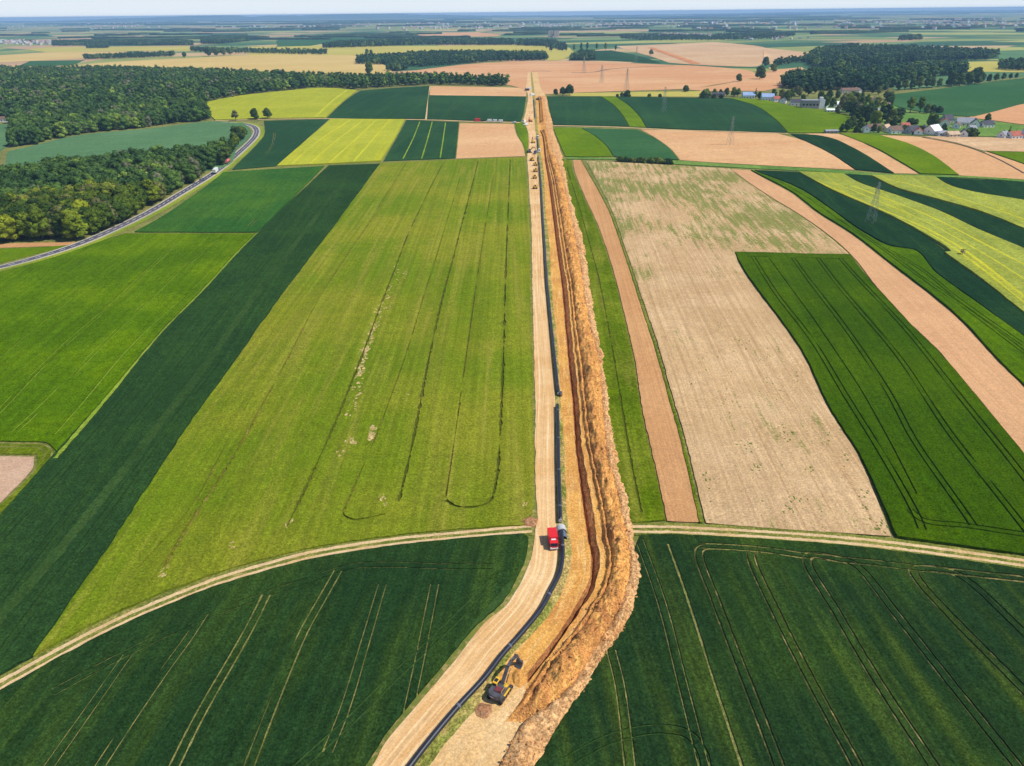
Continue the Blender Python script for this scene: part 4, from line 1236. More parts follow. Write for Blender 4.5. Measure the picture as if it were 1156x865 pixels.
# stones and clods strewn over the bench and the heap's foot
m_clod = mat_plain('brown_clod', A(196, 142, 90), 0.95, .05, 0, .35)
def clods():
    bm = bmesh.new(); bmesh.ops.create_icosphere(bm, subdivisions=1, radius=1.0)
    iv = np.array([p.co[:] for p in bm.verts]); fi = np.array([[q.index for q in p.verts] for p in bm.faces]); bm.free()
    dg = bpy.context.evaluated_depsgraph_get()
    hp = [o for o in C.objects if o.name.startswith(('subsoil_heap', 'topsoil_heap'))]
    rg = np.random.default_rng(77); V, F, n = [], [], 0
    for o in hp:
        vs = o.data.vertices
        cand = [i for i, v in enumerate(vs) if 75 < v.co.y < 420]
        wgt = np.array([1.0 / vs[i].co.y for i in cand]); wgt /= wgt.sum()
        for i in rg.choice(cand, size=2400 if 'sub' in o.name else 1200, p=wgt):
            c = vs[int(i)].co
            r = rg.uniform(.06, .15) * (1.0 + (rg.random() < .10) * 1.3)
            q = iv * (1 + .35 * rg.uniform(-1, 1, (len(iv), 1))) * np.array((1, 1, .75)) * r + np.array((c.x + rg.uniform(-.3, .3), c.y + rg.uniform(-.3, .3), c.z + r * .25))
            V.append(q); F.append(fi + n); n += len(iv)
    o = mesh_obj('soil_clods', np.concatenate(V).tolist(), np.concatenate(F).tolist(), m_clod, None, None, False)
    tag(o, 'loose brown clods strewn over the spoil heaps', None, None, 'stuff')
clods()

# ------------------------------------------------------------------ pipe strings
m_pipe = mat_plain('black_pipe_coating', (0.012, 0.015, 0.026, 1), 0.42, 0.5, 0, .25, .6)
m_band = mat_plain('grey_joint_sleeve', (0.10, 0.105, 0.13, 1), 0.5, .4)
m_end = mat_plain('pale_end_cap', (0.45, 0.44, 0.42, 1), 0.6)
def pipe_string(label, px, gap=17.5, bands=True):
    P = catmull([survey(*p) for p in px], lambda p: max(1.5, p.length * .008))
    c = P[len(P) // 2]
    root = empty('pipeline_string', (c.x, c.y, hz(c.x, c.y)))
    tag(root, label, 'pipeline', 'pipe strings laid out along the haul road')
    zc = 0.98; r = 0.56
    n = 14
    pts = []
    for i, p in enumerate(P):
        pts.append(Vector((p.x + .10 * noise.noise((2.0, p.y * .05, 1)), p.y, hz(p.x, p.y) + zc)) - root.location)
    def tube(P3, rad, caps=True):
        V, F = [], []
        for i, p in enumerate(P3):
            t = (P3[min(i + 1, len(P3) - 1)] - P3[max(i - 1, 0)]).normalized()
            u = t.cross(Vector((0, 0, 1))).normalized(); v = u.cross(t)
            for k in range(n):
                a = 2 * math.pi * k / n
                V.append(p + u * math.cos(a) * rad + v * math.sin(a) * rad)
        for i in range(len(P3) - 1):
            for k in range(n):
                k2 = (k + 1) % n
                F.append((i * n + k, i * n + k2, (i + 1) * n + k2, (i + 1) * n + k))
        if caps:
            F.append(tuple(range(n))[::-1]); F.append(tuple((len(P3) - 1) * n + k for k in range(n)))
        return V, F
    V, F = tube(pts, r)
    mesh_obj('pipe', V, F, m_pipe, root, None, [len(f) == 4 for f in F])
    acc = 6.0; d = 0
    for i in range(len(pts) - 1):
        L = (pts[i + 1] - pts[i]).length
        while bands and d + L > acc:
            t = (pts[i + 1] - pts[i]).normalized()
            p = pts[i] + t * (acc - d)
            V, F = tube([p - t * .28, p + t * .28], r + .025)
            mesh_obj('joint_sleeve', V, F, m_band, root, None, [len(f) == 4 for f in F])
            acc += gap
        d += L
    for p, q in ((pts[0], pts[1]), (pts[-1], pts[-2])):
        t = (p - q).normalized()
        MB().cyl(p, p + t * .12, r * .97, r * .92, 14).build('end_cap', m_end, root)
    return root
i1 = LP.index((634, 601))
pipe_string('nearest black pipe string curving past the red lorry to the bottom edge', [(633.6, 603)] + LP[i1 + 1:])
pipe_string('straight black pipe string between the grey joint cover and the grassy gap', [(632.6, 591), (631, 546), (630, 505), (629.4, 460)])
pipe_string('long straight black pipe string running up to the yellow machines', [(630.6, 447), (629, 436), (626, 405), (622, 366), (617.5, 320), (615, 281), (612.6, 243), (611, 214), (609, 190), (607.5, 178)], 36)
pipe_string('short bluish pipe string just below the crossing road', [(608, 170), (607.4, 164), (606.4, 154)], bands=False)
pipe_string('far black pipe string on the hill above the crossing road', [(604.2, 134), (603.4, 125), (602.6, 113)], bands=False)

# ------------------------------------------------------------------ machines
m_yellow = mat_plain('machine_yellow', (0.72, 0.42, 0.02, 1), 0.42, .5, 0, .14, 1.2)
m_grey = mat_plain('machine_dark_grey', (0.075, 0.075, 0.085, 1), 0.5, .4, .1, .25, 1.2)
m_black = mat_plain('rubber_black', (0.016, 0.016, 0.018, 1), 0.8)
m_glass = mat_plain('tinted_glass', (0.02, 0.025, 0.035, 1), 0.08, .6, 0, .05)
m_red = mat_plain('red_lorry_paint', (0.62, 0.018, 0.022, 1), 0.35, .5, 0, .08)
m_white = mat_plain('white_vehicle_paint', (0.74, 0.74, 0.72, 1), 0.4, .5, 0, .08)
m_steel = mat_plain('worn_steel', (0.16, 0.14, 0.13, 1), 0.45, .5, .6, .3, 2.0)
m_maroon = mat_plain('maroon_panel', (0.16, 0.035, 0.04, 1), 0.45, .4)
m_lgrey = mat_plain('light_grey_cover', (0.42, 0.43, 0.42, 1), 0.7, .2)
m_bluegrey = mat_plain('blue_grey_tarpaulin', (0.10, 0.12, 0.17, 1), 0.7, .2)
m_orange_v = mat_plain('orange_paint', (0.60, 0.16, 0.03, 1), 0.5, .3)

def track_prof(L, h):
    r = h / 2
    return [(-L / 2 + r * (1 - math.cos(a)) - (0), r - r * math.sin(a)) for a in ()] or \
        [(-L / 2 + .15, 0), (L / 2 - .15, 0), (L / 2 + .12, .18), (L / 2 + .2, h * .5), (L / 2 + .12, h - .16), (L / 2 - .15, h), (-L / 2 + .15, h), (-L / 2 - .12, h - .16), (-L / 2 - .2, h * .5), (-L / 2 - .12, .18)]

def excavator():
    p = survey(564.5, 783)
    root = empty('excavator', (p.x, p.y, hz(p.x, p.y) + .05), -R(30))
    tag(root, 'yellow and dark grey tracked excavator digging at the end of the trench', 'excavator')
    # crawler tracks point along +y
    for sx in (-1, 1):
        tr = MB().prism(track_prof(4.5, .95), sx * 1.35 - .32, sx * 1.35 + .32).build('crawler_track', m_black, root, .03)
        t2 = MB()
        for k in range(15): t2.box((sx * 1.35, -2.1 + k * .3, .975), (.62, .16, .05))
        t2.build('track_shoe', m_steel, tr)
        w = MB()
        for k in range(5): w.cyl((sx * 1.35 + sx * .335, -1.7 + k * .85, .42), (sx * 1.35 + sx * .37, -1.7 + k * .85, .42), .28, n=12)
        w.build('track_roller', m_steel, tr)
        MB().box((sx * 1.35, .25, .985), (.60, 2.2, .05)).build('track_guard', m_yellow, tr, .01)
    MB().box((0, 0, .72), (2.1, 2.2, .5)).build('undercarriage', m_grey, root, .05)
    MB().cyl((0, 0, .95), (0, 0, 1.15), .75, n=20).build('slew_ring', m_steel, root)
    # house
    hs = MB()
    hs.prism([(-2.3, 1.15), (1.35, 1.15), (1.35, 1.75), (.3, 2.25), (-1.2, 2.35), (-2.3, 2.25)], -1.4, 1.4)
    hs.build('engine_house', m_grey, root, .08)
    cw = MB()
    n = 10
    b = len(cw.v)
    arc = [(1.45 * math.sin(a), -1.75 - 1.05 * math.cos(a)) for a in np.linspace(-math.pi / 2, math.pi / 2, n)]
    for z in (1.2, 2.32):
        for (x, y) in arc: cw.v.append((x, y, z))
    for i in range(n):
        j = (i + 1) % n
        cw.f.append([i, j, n + j, n + i])
    cw.f.append(list(range(n))[::-1]); cw.f.append([n + i for i in range(n)])
    c = cw.build('counterweight', m_grey, root, .06)
    dl = MB()
    for k in range(5): dl.box((-.55 + k * .2, -2.815 + abs(k - 2) * .03, 1.85), (.13, .03, .26))
    dl.build('white_marking', m_white, c)
    e = MB().box((.35, -1.0, 2.42), (1.5, 1.2, .14)).build('engine_cover', m_maroon, root, .03)
    MB().cyl((.85, -1.35, 2.4), (.85, -1.35, 2.95), .08, n=10).build('exhaust_pipe', m_steel, e)
    MB().box((.98, .45, 1.98), (.75, 1.5, .5)).build('side_panel', m_yellow, root, .05)
    for sx in (-1,):
        MB().box((sx * 1.38, -.4, 1.75), (.08, 1.5, .85)).build('side_door', m_yellow, root, .02)
    hr = MB()
    for (a, q) in (((1.3, -.2, 2.3), (1.3, -.2, 3.0)), ((1.3, 1.1, 2.0), (1.3, 1.1, 2.9)), ((1.3, -.2, 3.0), (1.3, 1.1, 2.9)), ((1.3, -1.6, 2.3), (1.3, -1.6, 3.0)), ((1.3, -1.6, 3.0), (1.3, -.2, 3.0))):
        hr.bar(a, q, .05)
    hr.build('handrail', m_yellow, root)
    cb = MB().prism([(-.55, 1.15), (1.35, 1.15), (1.45, 1.9), (1.05, 3.05), (-.55, 3.05)], -1.4, -.42).build('cab', m_yellow, root, .06)
    g = MB()
    g.box((-1.405, .35, 2.4), (.03, 1.15, .85)); g.box((-.415, .35, 2.4), (.03, 1.15, .85))
    g.bar((-.91, 1.47, 1.95), (-.91, 1.09, 2.98), .82, .03)
    g.box((-.91, -.56, 2.5), (.75, .03, .7))
    g.build('window', m_glass, cb)
    MB().box((-.91, .2, 3.08), (.7, .8, .06)).build('roof_hatch', m_glass, cb, .01)
    # boom, stick, bucket
    bm_ = MB()
    bp = [(.05, .9, 1.9), (.05, 3.0, 4.5), (.05, 4.6, 4.7), (.05, 6.6, 3.9)]
    for a, q, w1, w2 in ((bp[0], bp[1], .62, .66), (bp[1], bp[2], .66, .60), (bp[2], bp[3], .60, .42)):
        bm_.bar(a, q, .55, w1, .55 * w2 / w1)
    bo = bm_.build('boom', m_grey, root, .04)
    for sx in (-.5, .5):
        MB().cyl((.05 + sx, 1.4, 1.6), (.05 + sx, 2.6, 3.1), .12, n=10).cyl((.05 + sx, 2.6, 3.1), (.05 + sx, 3.3, 4.1), .065, n=10).build('hydraulic_cylinder', m_steel, bo)
    st = MB().bar((.05, 5.9, 4.75), (.05, 6.9, 3.6), .42, .7).bar((.05, 6.7, 3.9), (.05, 7.9, 1.5), .40, .5, .28).build('stick', m_grey, root, .03)
    MB().cyl((.05, 4.2, 5.1), (.05, 5.3, 5.05), .11, n=10).cyl((.05, 5.3, 5.05), (.05, 5.95, 4.9), .06, n=10).build('hydraulic_cylinder', m_steel, st)
    bk = MB().prism([(7.6, 1.55), (8.15, 1.45), (8.25, .7), (7.9, .05), (7.2, -.2), (6.75, -.05), (7.25, .35), (7.55, .9)], -.65, .75).build('bucket', m_grey, root, .03)
    tt = MB()
    for k in range(5): tt.box((-.5 + k * .28, 6.7, -.05), (.11, .36, .10))
    tt.build('bucket_teeth', m_steel, bk)
    return root
excavator()

def wheel(x, y, r=.5, w=.32, parent=None):
    t = MB().cyl((x - w / 2, y, r), (x + w / 2, y, r), r, n=18).build('wheel', m_black, parent, .03)
    s = 1 if x > 0 else -1
    MB().cyl((x + s * w / 2, y, r), (x + s * (w / 2 + .03), y, r), r * .55, n=14).build('rim', m_lgrey, t)

def red_lorry():
    p = survey(624, 614)
    root = empty('box_lorry', (p.x, p.y, hz(p.x, p.y) + .06), R(184))
    tag(root, 'small red box lorry parked on the haul road beside the pipe joint', 'lorry')
    root.scale = (.92, .80, .86)
    # faces +y of the local frame
    MB().box((0, -.2, .75), (.95, 6.2, .25)).build('chassis', m_grey, root)
    bx = MB().box((0, -1.0, 2.25), (2.5, 4.7, 2.6)).build('cargo_box', m_red, root, .05)
    dr = MB()
    dr.box((-.62, -3.36, 2.25), (1.14, .03, 2.4)); dr.box((.62, -3.36, 2.25), (1.14, .03, 2.4))
    dr.build('rear_door', m_red, bx)
    rb = MB()
    for k in range(6): rb.box((0, -3.0 + k * .8, 3.56), (2.4, .05, .03))
    rb.build('roof_rib', m_red, bx)
    cb = MB().prism([(1.5, .7), (3.35, .7), (3.4, 1.6), (3.05, 2.65), (1.5, 2.75)], -1.15, 1.15).build('cab', m_red, root, .07)
    MB().bar((0, 3.4, 1.65), (0, 3.09, 2.55), 1.95, .04).build('windscreen', m_glass, cb)
    for sx in (-1.16, 1.16): MB().box((sx, 2.5, 2.1), (.03, .95, .6)).build('side_window', m_glass, cb)
    MB().box((0, 3.42, .85), (2.2, .16, .4)).build('bumper', m_white, root, .03)
    for sx in (-.85, .85): MB().box((sx, 3.42, 1.25), (.36, .08, .22)).build('headlight', m_white, cb, .02)
    MB().box((0, 1.62, 2.85), (1.3, .5, .22)).build('roof_deflector', m_white, cb, .04)
    for sx in (-1.32, 1.32): MB().box((sx, 3.2, 2.1), (.14, .2, .5)).build('mirror', m_black, cb, .02)
    for y in (2.5, -1.9): 
        for sx in (-1.0, 1.0): wheel(sx, y, .48, .34, root)
red_lorry()

def joint_cover():
    p = survey(634.5, 604)
    root = empty('welding_shelter', (p.x, p.y, hz(p.x, p.y) + .05), R(4))
    tag(root, 'small grey welding shelter arched over the pipe joint beside the red lorry', 'shelter')
    def arch(y0, y1, r, th):
        m = MB(); n = 10
        for y in (y0, y1):
            for rad in (r, r - th):
                for k in range(n + 1):
                    a = math.pi * k / n
                    m.v.append((rad * math.cos(a), y, rad * 1.15 * math.sin(a)))
        N = n + 1
        for k in range(n):
            m.f.append([k, k + 1, 2 * N + k + 1, 2 * N + k])
            m.f.append([N + k + 1, N + k, 3 * N + k, 3 * N + k + 1])
            m.f.append([k + 1, k, N + k, N + k + 1])
            m.f.append([2 * N + k, 2 * N + k + 1, 3 * N + k + 1, 3 * N + k])
        return m
    arch(0.6, 2.6, 1.35, .06).build('canvas_arch', m_lgrey, root)
    arch(-2.0, 0.55, 1.1, .05).build('tarpaulin', m_bluegrey, root)
    for y in (-2.0, .58, 2.6):
        for x in (-1.38, 1.38): MB().bar((x, y, 0), (x, y, .5), .07).build('post', m_steel, root)
joint_cover()

def pipe_stand():
    p = survey(632.2, 447)
    root = empty('pipe_facing_machine', (p.x, p.y, hz(p.x, p.y) + .04))
    tag(root, 'small dark bevelling machine at the end of the long pipe string', 'machine')
    MB().box((0.2, 0, .9), (1.1, 1.5, 1.2)).build('body', m_grey, root, .06)
    MB().cyl((.2, -.75, 1.0), (.2, -1.2, 1.0), .5, .3, 14).build('clamp', m_steel, root)
    MB().bar((-.5, .4, 1.5), (.1, -.3, 2.3), .12).build('arm', m_lgrey, root)
pipe_stand()

def sideboom():
    root = empty('pipelayer', (0, 0, 0))
    for sx in (-1, 1):
        tr = MB().prism(track_prof(3.9, 1.0), sx * 1.15 - .33, sx * 1.15 + .33).build('crawler_track', m_black, root)
    MB().box((0, -.2, 1.1), (1.6, 3.4, .6)).build('chassis', m_yellow, root, .05)
    MB().box((0, 1.15, 1.75), (1.15, 1.7, 1.1), taper=(.9, 1)).build('bonnet', m_yellow, root, .06)
    MB().box((-1.55, .1, 1.75), (.7, 1.9, 1.3)).build('counterweight', m_yellow, root, .06)
    cb = MB().box((0, -.85, 2.3), (1.5, 1.3, 1.5)).build('cab', m_yellow, root, .05)
    g = MB(); g.box((0, -.19, 2.55), (1.2, .04, .8)); g.box((0, -1.52, 2.55), (1.2, .04, .8)); g.box((-.77, -.85, 2.55), (.04, 1.0, .8)); g.box((.77, -.85, 2.55), (.04, 1.0, .8))
    g.build('window', m_glass, cb)
    MB().box((0, -.85, 3.12), (1.7, 1.6, .12)).build('canopy', m_yellow, root, .02)
    MB().bar((1.55, .9, .8), (2.9, .1, 5.6), .16).bar((1.55, -.9, .8), (2.9, -.1, 5.6), .16).bar((2.2, -.5, 3.1), (2.2, .5, 3.1), .12).build('side_boom', m_yellow, root)
    MB().cyl((2.9, 0, 5.5), (2.9, 0, 2.2), .05, n=6).build('cable', m_steel, root)
    MB().box((2.9, 0, 2.0), (.3, .3, .5)).build('hook_block', m_black, root)
    return root
sb = sideboom()
spots = [(604.2, 213, 2, 'yellow pipelayer nearest the camera on the haul road'), (603.8, 201.5, -3, 'second nearest yellow pipelayer on the haul road'),
         (604.6, 194, 4, 'third yellow pipelayer from the near end of the row'), (604.4, 187, 0, 'fourth yellow pipelayer from the near end of the row'),
         (600.5, 181.5, 20, 'yellow pipelayer standing at the left side of the haul road by the crowded end')]
for i, (px, py, rz, lb) in enumerate(spots):
    o = sb if i == 0 else copy_tree(sb)
    p = survey(px, py)
    o.location = (p.x, p.y, hz(p.x, p.y) + .06); o.rotation_euler.z = R(rz)
    tag(o, lb, 'pipelayer', 'row of yellow pipelayers on the haul road')

def digger(label, px, py, rz, body, dark):
    p = survey(px, py)
    root = empty('tracked_digger', (p.x, p.y, hz(p.x, p.y) + .06), R(rz))
    tag(root, label, 'excavator')
    for sx in (-1, 1): MB().prism(track_prof(4.2, .95), sx * 1.3 - .3, sx * 1.3 + .3).build('crawler_track', m_black, root)
    MB().box((0, -.5, 1.65), (2.7, 3.2, 1.2)).build('house', body, root, .06)
    cb = MB().box((-.85, .55, 2.3), (1.0, 1.6, 1.9)).build('cab', body, root, .05)
    MB().box((-.85, 1.36, 2.55), (.85, .04, 1.1)).build('window', m_glass, cb)
    MB().bar((.1, 1.0, 1.9), (.1, 3.6, 4.9), .5, .6).bar((.1, 3.6, 4.9), (.1, 6.0, 4.3), .5, .55, .35).build('boom', dark, root)
    MB().bar((.1, 5.8, 4.6), (.1, 6.6, 1.4), .35, .4).build('stick', dark, root)
    MB().box((.1, 6.5, .8), (1.1, .9, 1.1)).build('bucket', m_grey, root, .05)
digger('rust red digger beside the crossing road', 599, 137.5, 20, m_orange_v, m_orange_v)
digger('dark digger on the hill right of the far pipe', 607, 113, -40, m_grey, m_grey)
digger('brown yellow digger on the haul road below the crossing road', 602, 161.5, 10, m_yellow, m_grey)
digger('dark grey digger among the crowded machines', 597.5, 172.5, -70, m_grey, m_grey)

def van(label, px, py, rz, mat, L=5.4, hgt=2.3, name='van', cat='van', group=None):
    p = survey(px, py)
    root = empty(name, (p.x, p.y, hz(p.x, p.y) + .45), R(rz))
    tag(root, label, cat, group)
    b = MB().prism([(-L / 2, .35), (L / 2, .35), (L / 2, .95), (L / 2 - .9, 1.15), (L / 2 - 1.5, hgt), (-L / 2, hgt)], -.98, .98).build('body', mat, root, .06)
    MB().bar((0, L / 2 - .92, 1.2), (0, L / 2 - 1.46, hgt - .12), 1.7, .05).build('windscreen', m_glass, b)
    for sx in (-1, 1): MB().box((sx * .985, L / 2 - 2.0, 1.6), (.03, .9, .55)).build('side_window', m_glass, b)
    for y in (-L / 2 + 1.0, L / 2 - 1.0):
        for sx in (-.88, .88): wheel(sx, y, .36, .24, root)
GV = 'vehicles parked in a row beside the lane'
van('red lorry at the left end of the parked row beside the lane', 538.5, 137.6, 88, m_red, 8.0, 3.6, 'lorry', 'lorry', GV)
van('small dark car between the red lorry and the white vans', 544.5, 137.7, 88, m_black, 4.3, 1.5, 'parked_car', 'car', GV)
van('white van first to the right of the dark car', 552, 137.8, 86, m_white, 6.5, 2.8, group=GV)
van('white van in the middle of the three beside the lane', 558.2, 138.1, 86, m_white, 6.5, 2.8, group=GV)
van('white van last of the three beside the lane', 564.7, 138.4, 86, m_white, 6.5, 2.8, group=GV)
van('white car standing alone at the lime green wedge', 580.3, 139.3, 88, m_white, 5.0, 1.7, 'parked_car', 'car', GV)
van('white van facing down at the left edge of the works by the crossing', 591.5, 138.8, 150, m_white, 6, 2.8)
van('white van with a dark front at the corner of the crossing road', 593.3, 142, 120, m_white, 6, 2.6)
van('white van beside the short bluish pipe string', 607, 157, 178, m_white, 6, 2.8)
van('grey van among the crowded machines', 604.5, 174, 160, m_bluegrey, 6.5, 2.8)
van('white van right of the crowded machines', 608.7, 172, 175, m_white, 5.5, 2.6)
van('white lorry at the far end of the works', 597, 101.5, 100, m_white, 8.5, 3.6, 'lorry', 'lorry')
van('dark lorry at the far end of the works', 594.7, 103, 80, m_grey, 8.5, 3.6, 'lorry', 'lorry')
van('pale lorry on the hill crest of the works', 600.5, 108.5, 120, m_white, 8.5, 3.6, 'lorry', 'lorry')

# lorries on the asphalt road
def road_lorry(label, px, py, q, kind, mcab, mbox):
    p = survey(px, py); d = survey(*q) - p
    rz = math.atan2(d.y, d.x) - math.pi / 2
    root = empty('articulated_lorry' if kind == 'box' else 'tanker_lorry', (p.x, p.y, hz(p.x, p.y) + .24), rz)
    tag(root, label, 'lorry')
    cb = MB().prism([(3.6, .6), (5.9, .6), (5.95, 1.7), (5.7, 3.2), (3.6, 3.4)], -1.22, 1.22).build('cab', mcab, root, .08)
    MB().bar((0, 5.97, 1.9), (0, 5.78, 3.0), 2.1, .04).build('windscreen', m_glass, cb)
    MB().box((0, -1, .95), (1.1, 12.5, .3)).build('chassis', m_grey, root)
    if kind == 'box':
        bx = MB().box((0, -2.2, 2.55), (2.5, 10.6, 2.75)).build('trailer', mbox, root, .05)
        MB().box((0, -7.52, 2.5), (2.3, .04, 2.5)).build('rear_door', m_lgrey, bx)
    else:
        MB().cyl((0, -6.2, 2.35), (0, 3.0, 2.35), 1.25, n=20).build('tank', mbox, root, .1)
        MB().box((0, -1.5, 3.62), (.6, 7.5, .1)).build('walkway', m_steel, root)
    for y in (4.8, 1.6, -4.2, -5.4, -6.5):
        for sx in (-1.05, 1.05): wheel(sx, y, .5, .34, root)
m_pink = mat_plain('faded_red_tank', (0.62, 0.16, 0.15, 1), 0.4, .5)
road_lorry('white box lorry driving along the road beside the near wood', 244.5, 195.2, (250, 190), 'box', m_bluegrey, m_white)
road_lorry('red tanker lorry driving ahead of the white lorry', 257.5, 184.5, (263, 179), 'tank', m_red, m_pink)
van('dark car following the white lorry on the road', 229, 204.3, -42, m_bluegrey, 4.6, 1.5, 'moving_car', 'car')
# ------------------------------------------------------------------ trees
def ico(sub):
    bm = bmesh.new(); bmesh.ops.create_icosphere(bm, subdivisions=sub, radius=1.0)
    v = np.array([p.co[:] for p in bm.verts]); f = np.array([[q.index for q in p.verts] for p in bm.faces]); bm.free()
    return v, f
ICO2, ICO1 = ico(2), ico(1)

def lump(c, r, sd, ic=ICO2, amp=.35, fr=1.7, squash=.85):
    v, f = ic
    d = np.array([1 + amp * noise.fractal((p[0] * fr + sd, p[1] * fr, p[2] * fr), .8, 2, 3) for p in v])
    w = v * d[:, None] * r
    w[:, 2] *= squash
    return w + np.array(c), f

def crown_arrays(sd, H, Rc, nl, nleaf, leaf, base=.25, conic=0.0, ic=ICO2):
    rg = np.random.default_rng(sd)
    Vs, Fs, n = [], [], 0
    lumps = []
    ch = H * (1 - base)
    for k in range(nl):
        a = k * 2.399 + rg.uniform(-.4, .4)
        u = (k + .5) / nl
        zz = base * H + ch * (.12 + .80 * u)
        env = Rc * (math.sin(math.pi * min(1, .18 + .82 * u)) ** .6 if conic == 0 else (1.05 - u) ** .8)
        rad = env * rg.uniform(.35, .72)
        r = Rc * rg.uniform(.26, .50) * (1 if nl < 14 else .86) * (1 if conic == 0 else (1.15 - u) * .8)
        lumps.append(((rad * math.cos(a), rad * math.sin(a), zz - r * .25), r))
    lumps.append(((0, 0, base * H + ch * .45), Rc * (.62 if conic == 0 else .4)))
    for k, (c, r) in enumerate(lumps):
        v, f = lump(c, r, sd * 7.3 + k * 3.1, ic)
        Vs.append(v); Fs += (f + n).tolist(); n += len(v)
    if nleaf:
        for _ in range(nleaf):
            c, r = lumps[rg.integers(len(lumps))]
            d = rg.normal(size=3); d /= np.linalg.norm(d)
            if d[2] < -.5: d[2] *= -1
            p = np.array(c) + d * np.array((1, 1, .85)) * r * rg.uniform(.92, 1.28)
            nrm = d + rg.normal(size=3) * .65; nrm /= np.linalg.norm(nrm)
            u = np.cross(nrm, rg.normal(size=3)); u /= np.linalg.norm(u); w = np.cross(nrm, u)
            s = leaf * rg.uniform(.6, 1.35)
            q = [p + u * s, p + w * s * .8, p - u * s * .9, p - w * s * .7]
            Vs.append(np.array(q)); Fs.append([n, n + 1, n + 2, n + 3]); n += 4
    return np.concatenate(Vs), Fs

def leaf_material(name, ramp, vary=.35):
    t = NT(name, .85, .08)
    oi = t.n('ShaderNodeObjectInfo')
    rp = t.n('ShaderNodeValToRGB')
    el = rp.color_ramp.elements
    el[0].position, el[0].color = ramp[0]; el[1].position, el[1].color = ramp[-1]
    for p_, c_ in ramp[1:-1]:
        e = el.new(p_); e.color = c_
    t.l(oi.outputs['Random'], rp.inputs[0])
    tc = t.n('ShaderNodeTexCoord').outputs['Object']
    a = t.noise(.45, 4, .7, tc)
    b = t.noise(2.2, 3, .7, tc)
    col = t.scale(rp.outputs[0], t.rng(a, .3, .7, 1 - vary, 1 + vary))
    col = t.scale(col, t.rng(b, .3, .7, .72, 1.28))
    t.bump(b, .6, .4)
    return t.out(col)
m_leaf = leaf_material('broadleaf_foliage', [(0.0, (.030, .058, .008, 1)), (.30, (.052, .090, .010, 1)), (.58, (.090, .130, .010, 1)), (.80, (.165, .205, .012, 1)), (.92, (.120, .112, .050, 1)), (1.0, (.22, .25, .012, 1))])
m_leafdark = leaf_material('dark_foliage', [(0.0, (.030, .058, .014, 1)), (.45, (.050, .088, .018, 1)), (.78, (.085, .130, .022, 1)), (1.0, (.15, .18, .03, 1))])
m_bark = mat_plain('bark', (.07, .055, .04, 1), .95, .1, 0, .3)

def stuff_leaf(name, k=1.0):
    t = NT(name, .9, .05)
    at = t.n('ShaderNodeAttribute'); at.attribute_name = 'tint'
    a = t.noise(.30, 4, .7)
    b = t.noise(.9, 3, .7)
    col = t.scale(at.outputs['Color'], t.rng(a, .3, .7, .68, 1.32))
    col = t.scale(col, t.rng(b, .3, .7, .72, 1.28))
    t.bump(b, .6, .6)
    return t.out(col)
m_stuff = stuff_leaf('wood_foliage')

def trunk_mb(H, Rc, base, sd):
    rg = random.Random(sd)
    m = MB()
    r = .022 * H + .06
    m.cyl((0, 0, -.4), (0.05, 0, H * base), r * 1.25, r * .85, 9)
    m.cyl((.05, 0, H * base), (0, .05, H * .72), r * .85, r * .25, 8)
    for k in range(6):
        a = k * 1.05 + rg.random()
        z = H * (base * .8 + .07 * k)
        q = (Rc * .62 * math.cos(a), Rc * .62 * math.sin(a), z + H * .17)
        m.cyl((0.04, 0, z), q, r * .45, r * .12, 6)
    return m

PROTO = {}
def proto(kind, sd, H, Rc, nl, nleaf, leaf, base=.22, conic=0, mat=None, mesh_name='crown'):
    v, f = crown_arrays(sd, H, Rc, nl, nleaf, leaf, base, conic)
    me = bpy.data.meshes.new('crown')
    me.from_pydata(v.tolist(), [], f)
    me.materials.append(mat or m_leaf)
    me.polygons.foreach_set('use_smooth', np.array([len(p) == 3 for p in f]))
    tk = trunk_mb(H, Rc, base, sd).build('trunk', m_bark)
    tm = tk.data
    bpy.data.objects.remove(tk)
    PROTO.setdefault(kind, []).append((me, tm, H))
for s in range(6): proto('broad', 10 + s, 15, 5.6 + .5 * (s % 3), 17, 1300, .52, .10)
for s in range(3): proto('tall', 30 + s, 18, 4.6, 15, 1000, .55, .12)
for s in range(3): proto('round', 40 + s, 12, 5.6, 12, 1200, .5, .2, 0, m_leafdark)
for s in range(2): proto('dark', 50 + s, 14, 5.0, 11, 900, .6, .15, 0, m_leafdark)
proto('light', 60, 12, 3.6, 8, 650, .55, .25)
for s in range(2): proto('bush', 70 + s, 4.2, 3.2, 7, 420, .4, .05, 0, m_leafdark)
for s in range(2): proto('spruce', 80 + s, 15, 3.2, 12, 700, .5, .06, 1.0, m_leafdark)

def tree(p, kind, H, label, group=None, name=None, widen=1.0, i=None):
    me, tm, h0 = PROTO[kind][(random.randrange(99) if i is None else i) % len(PROTO[kind])]
    nm = name or {'bush': 'bush', 'spruce': 'spruce_tree'}.get(kind, 'broadleaf_tree')
    s = H / h0
    root = empty(nm, (p.x, p.y, hz(p.x, p.y)), random.uniform(0, 6.28))
    root.scale = (s * widen * random.uniform(.93, 1.07), s * widen * random.uniform(.93, 1.07), s)
    tag(root, label, 'bush' if kind == 'bush' else 'tree', group)
    for n, m in (('trunk', tm), ('crown', me)):
        link(bpy.data.objects.new(n, m), root)
    return root

def inside(p, poly):
    x, y = p; c = False; n = len(poly)
    for i in range(n):
        a, b = poly[i], poly[i - 1]
        if (a[1] > y) != (b[1] > y) and x < (b[0] - a[0]) * (y - a[1]) / (b[1] - a[1]) + a[0]: c = not c
    return c

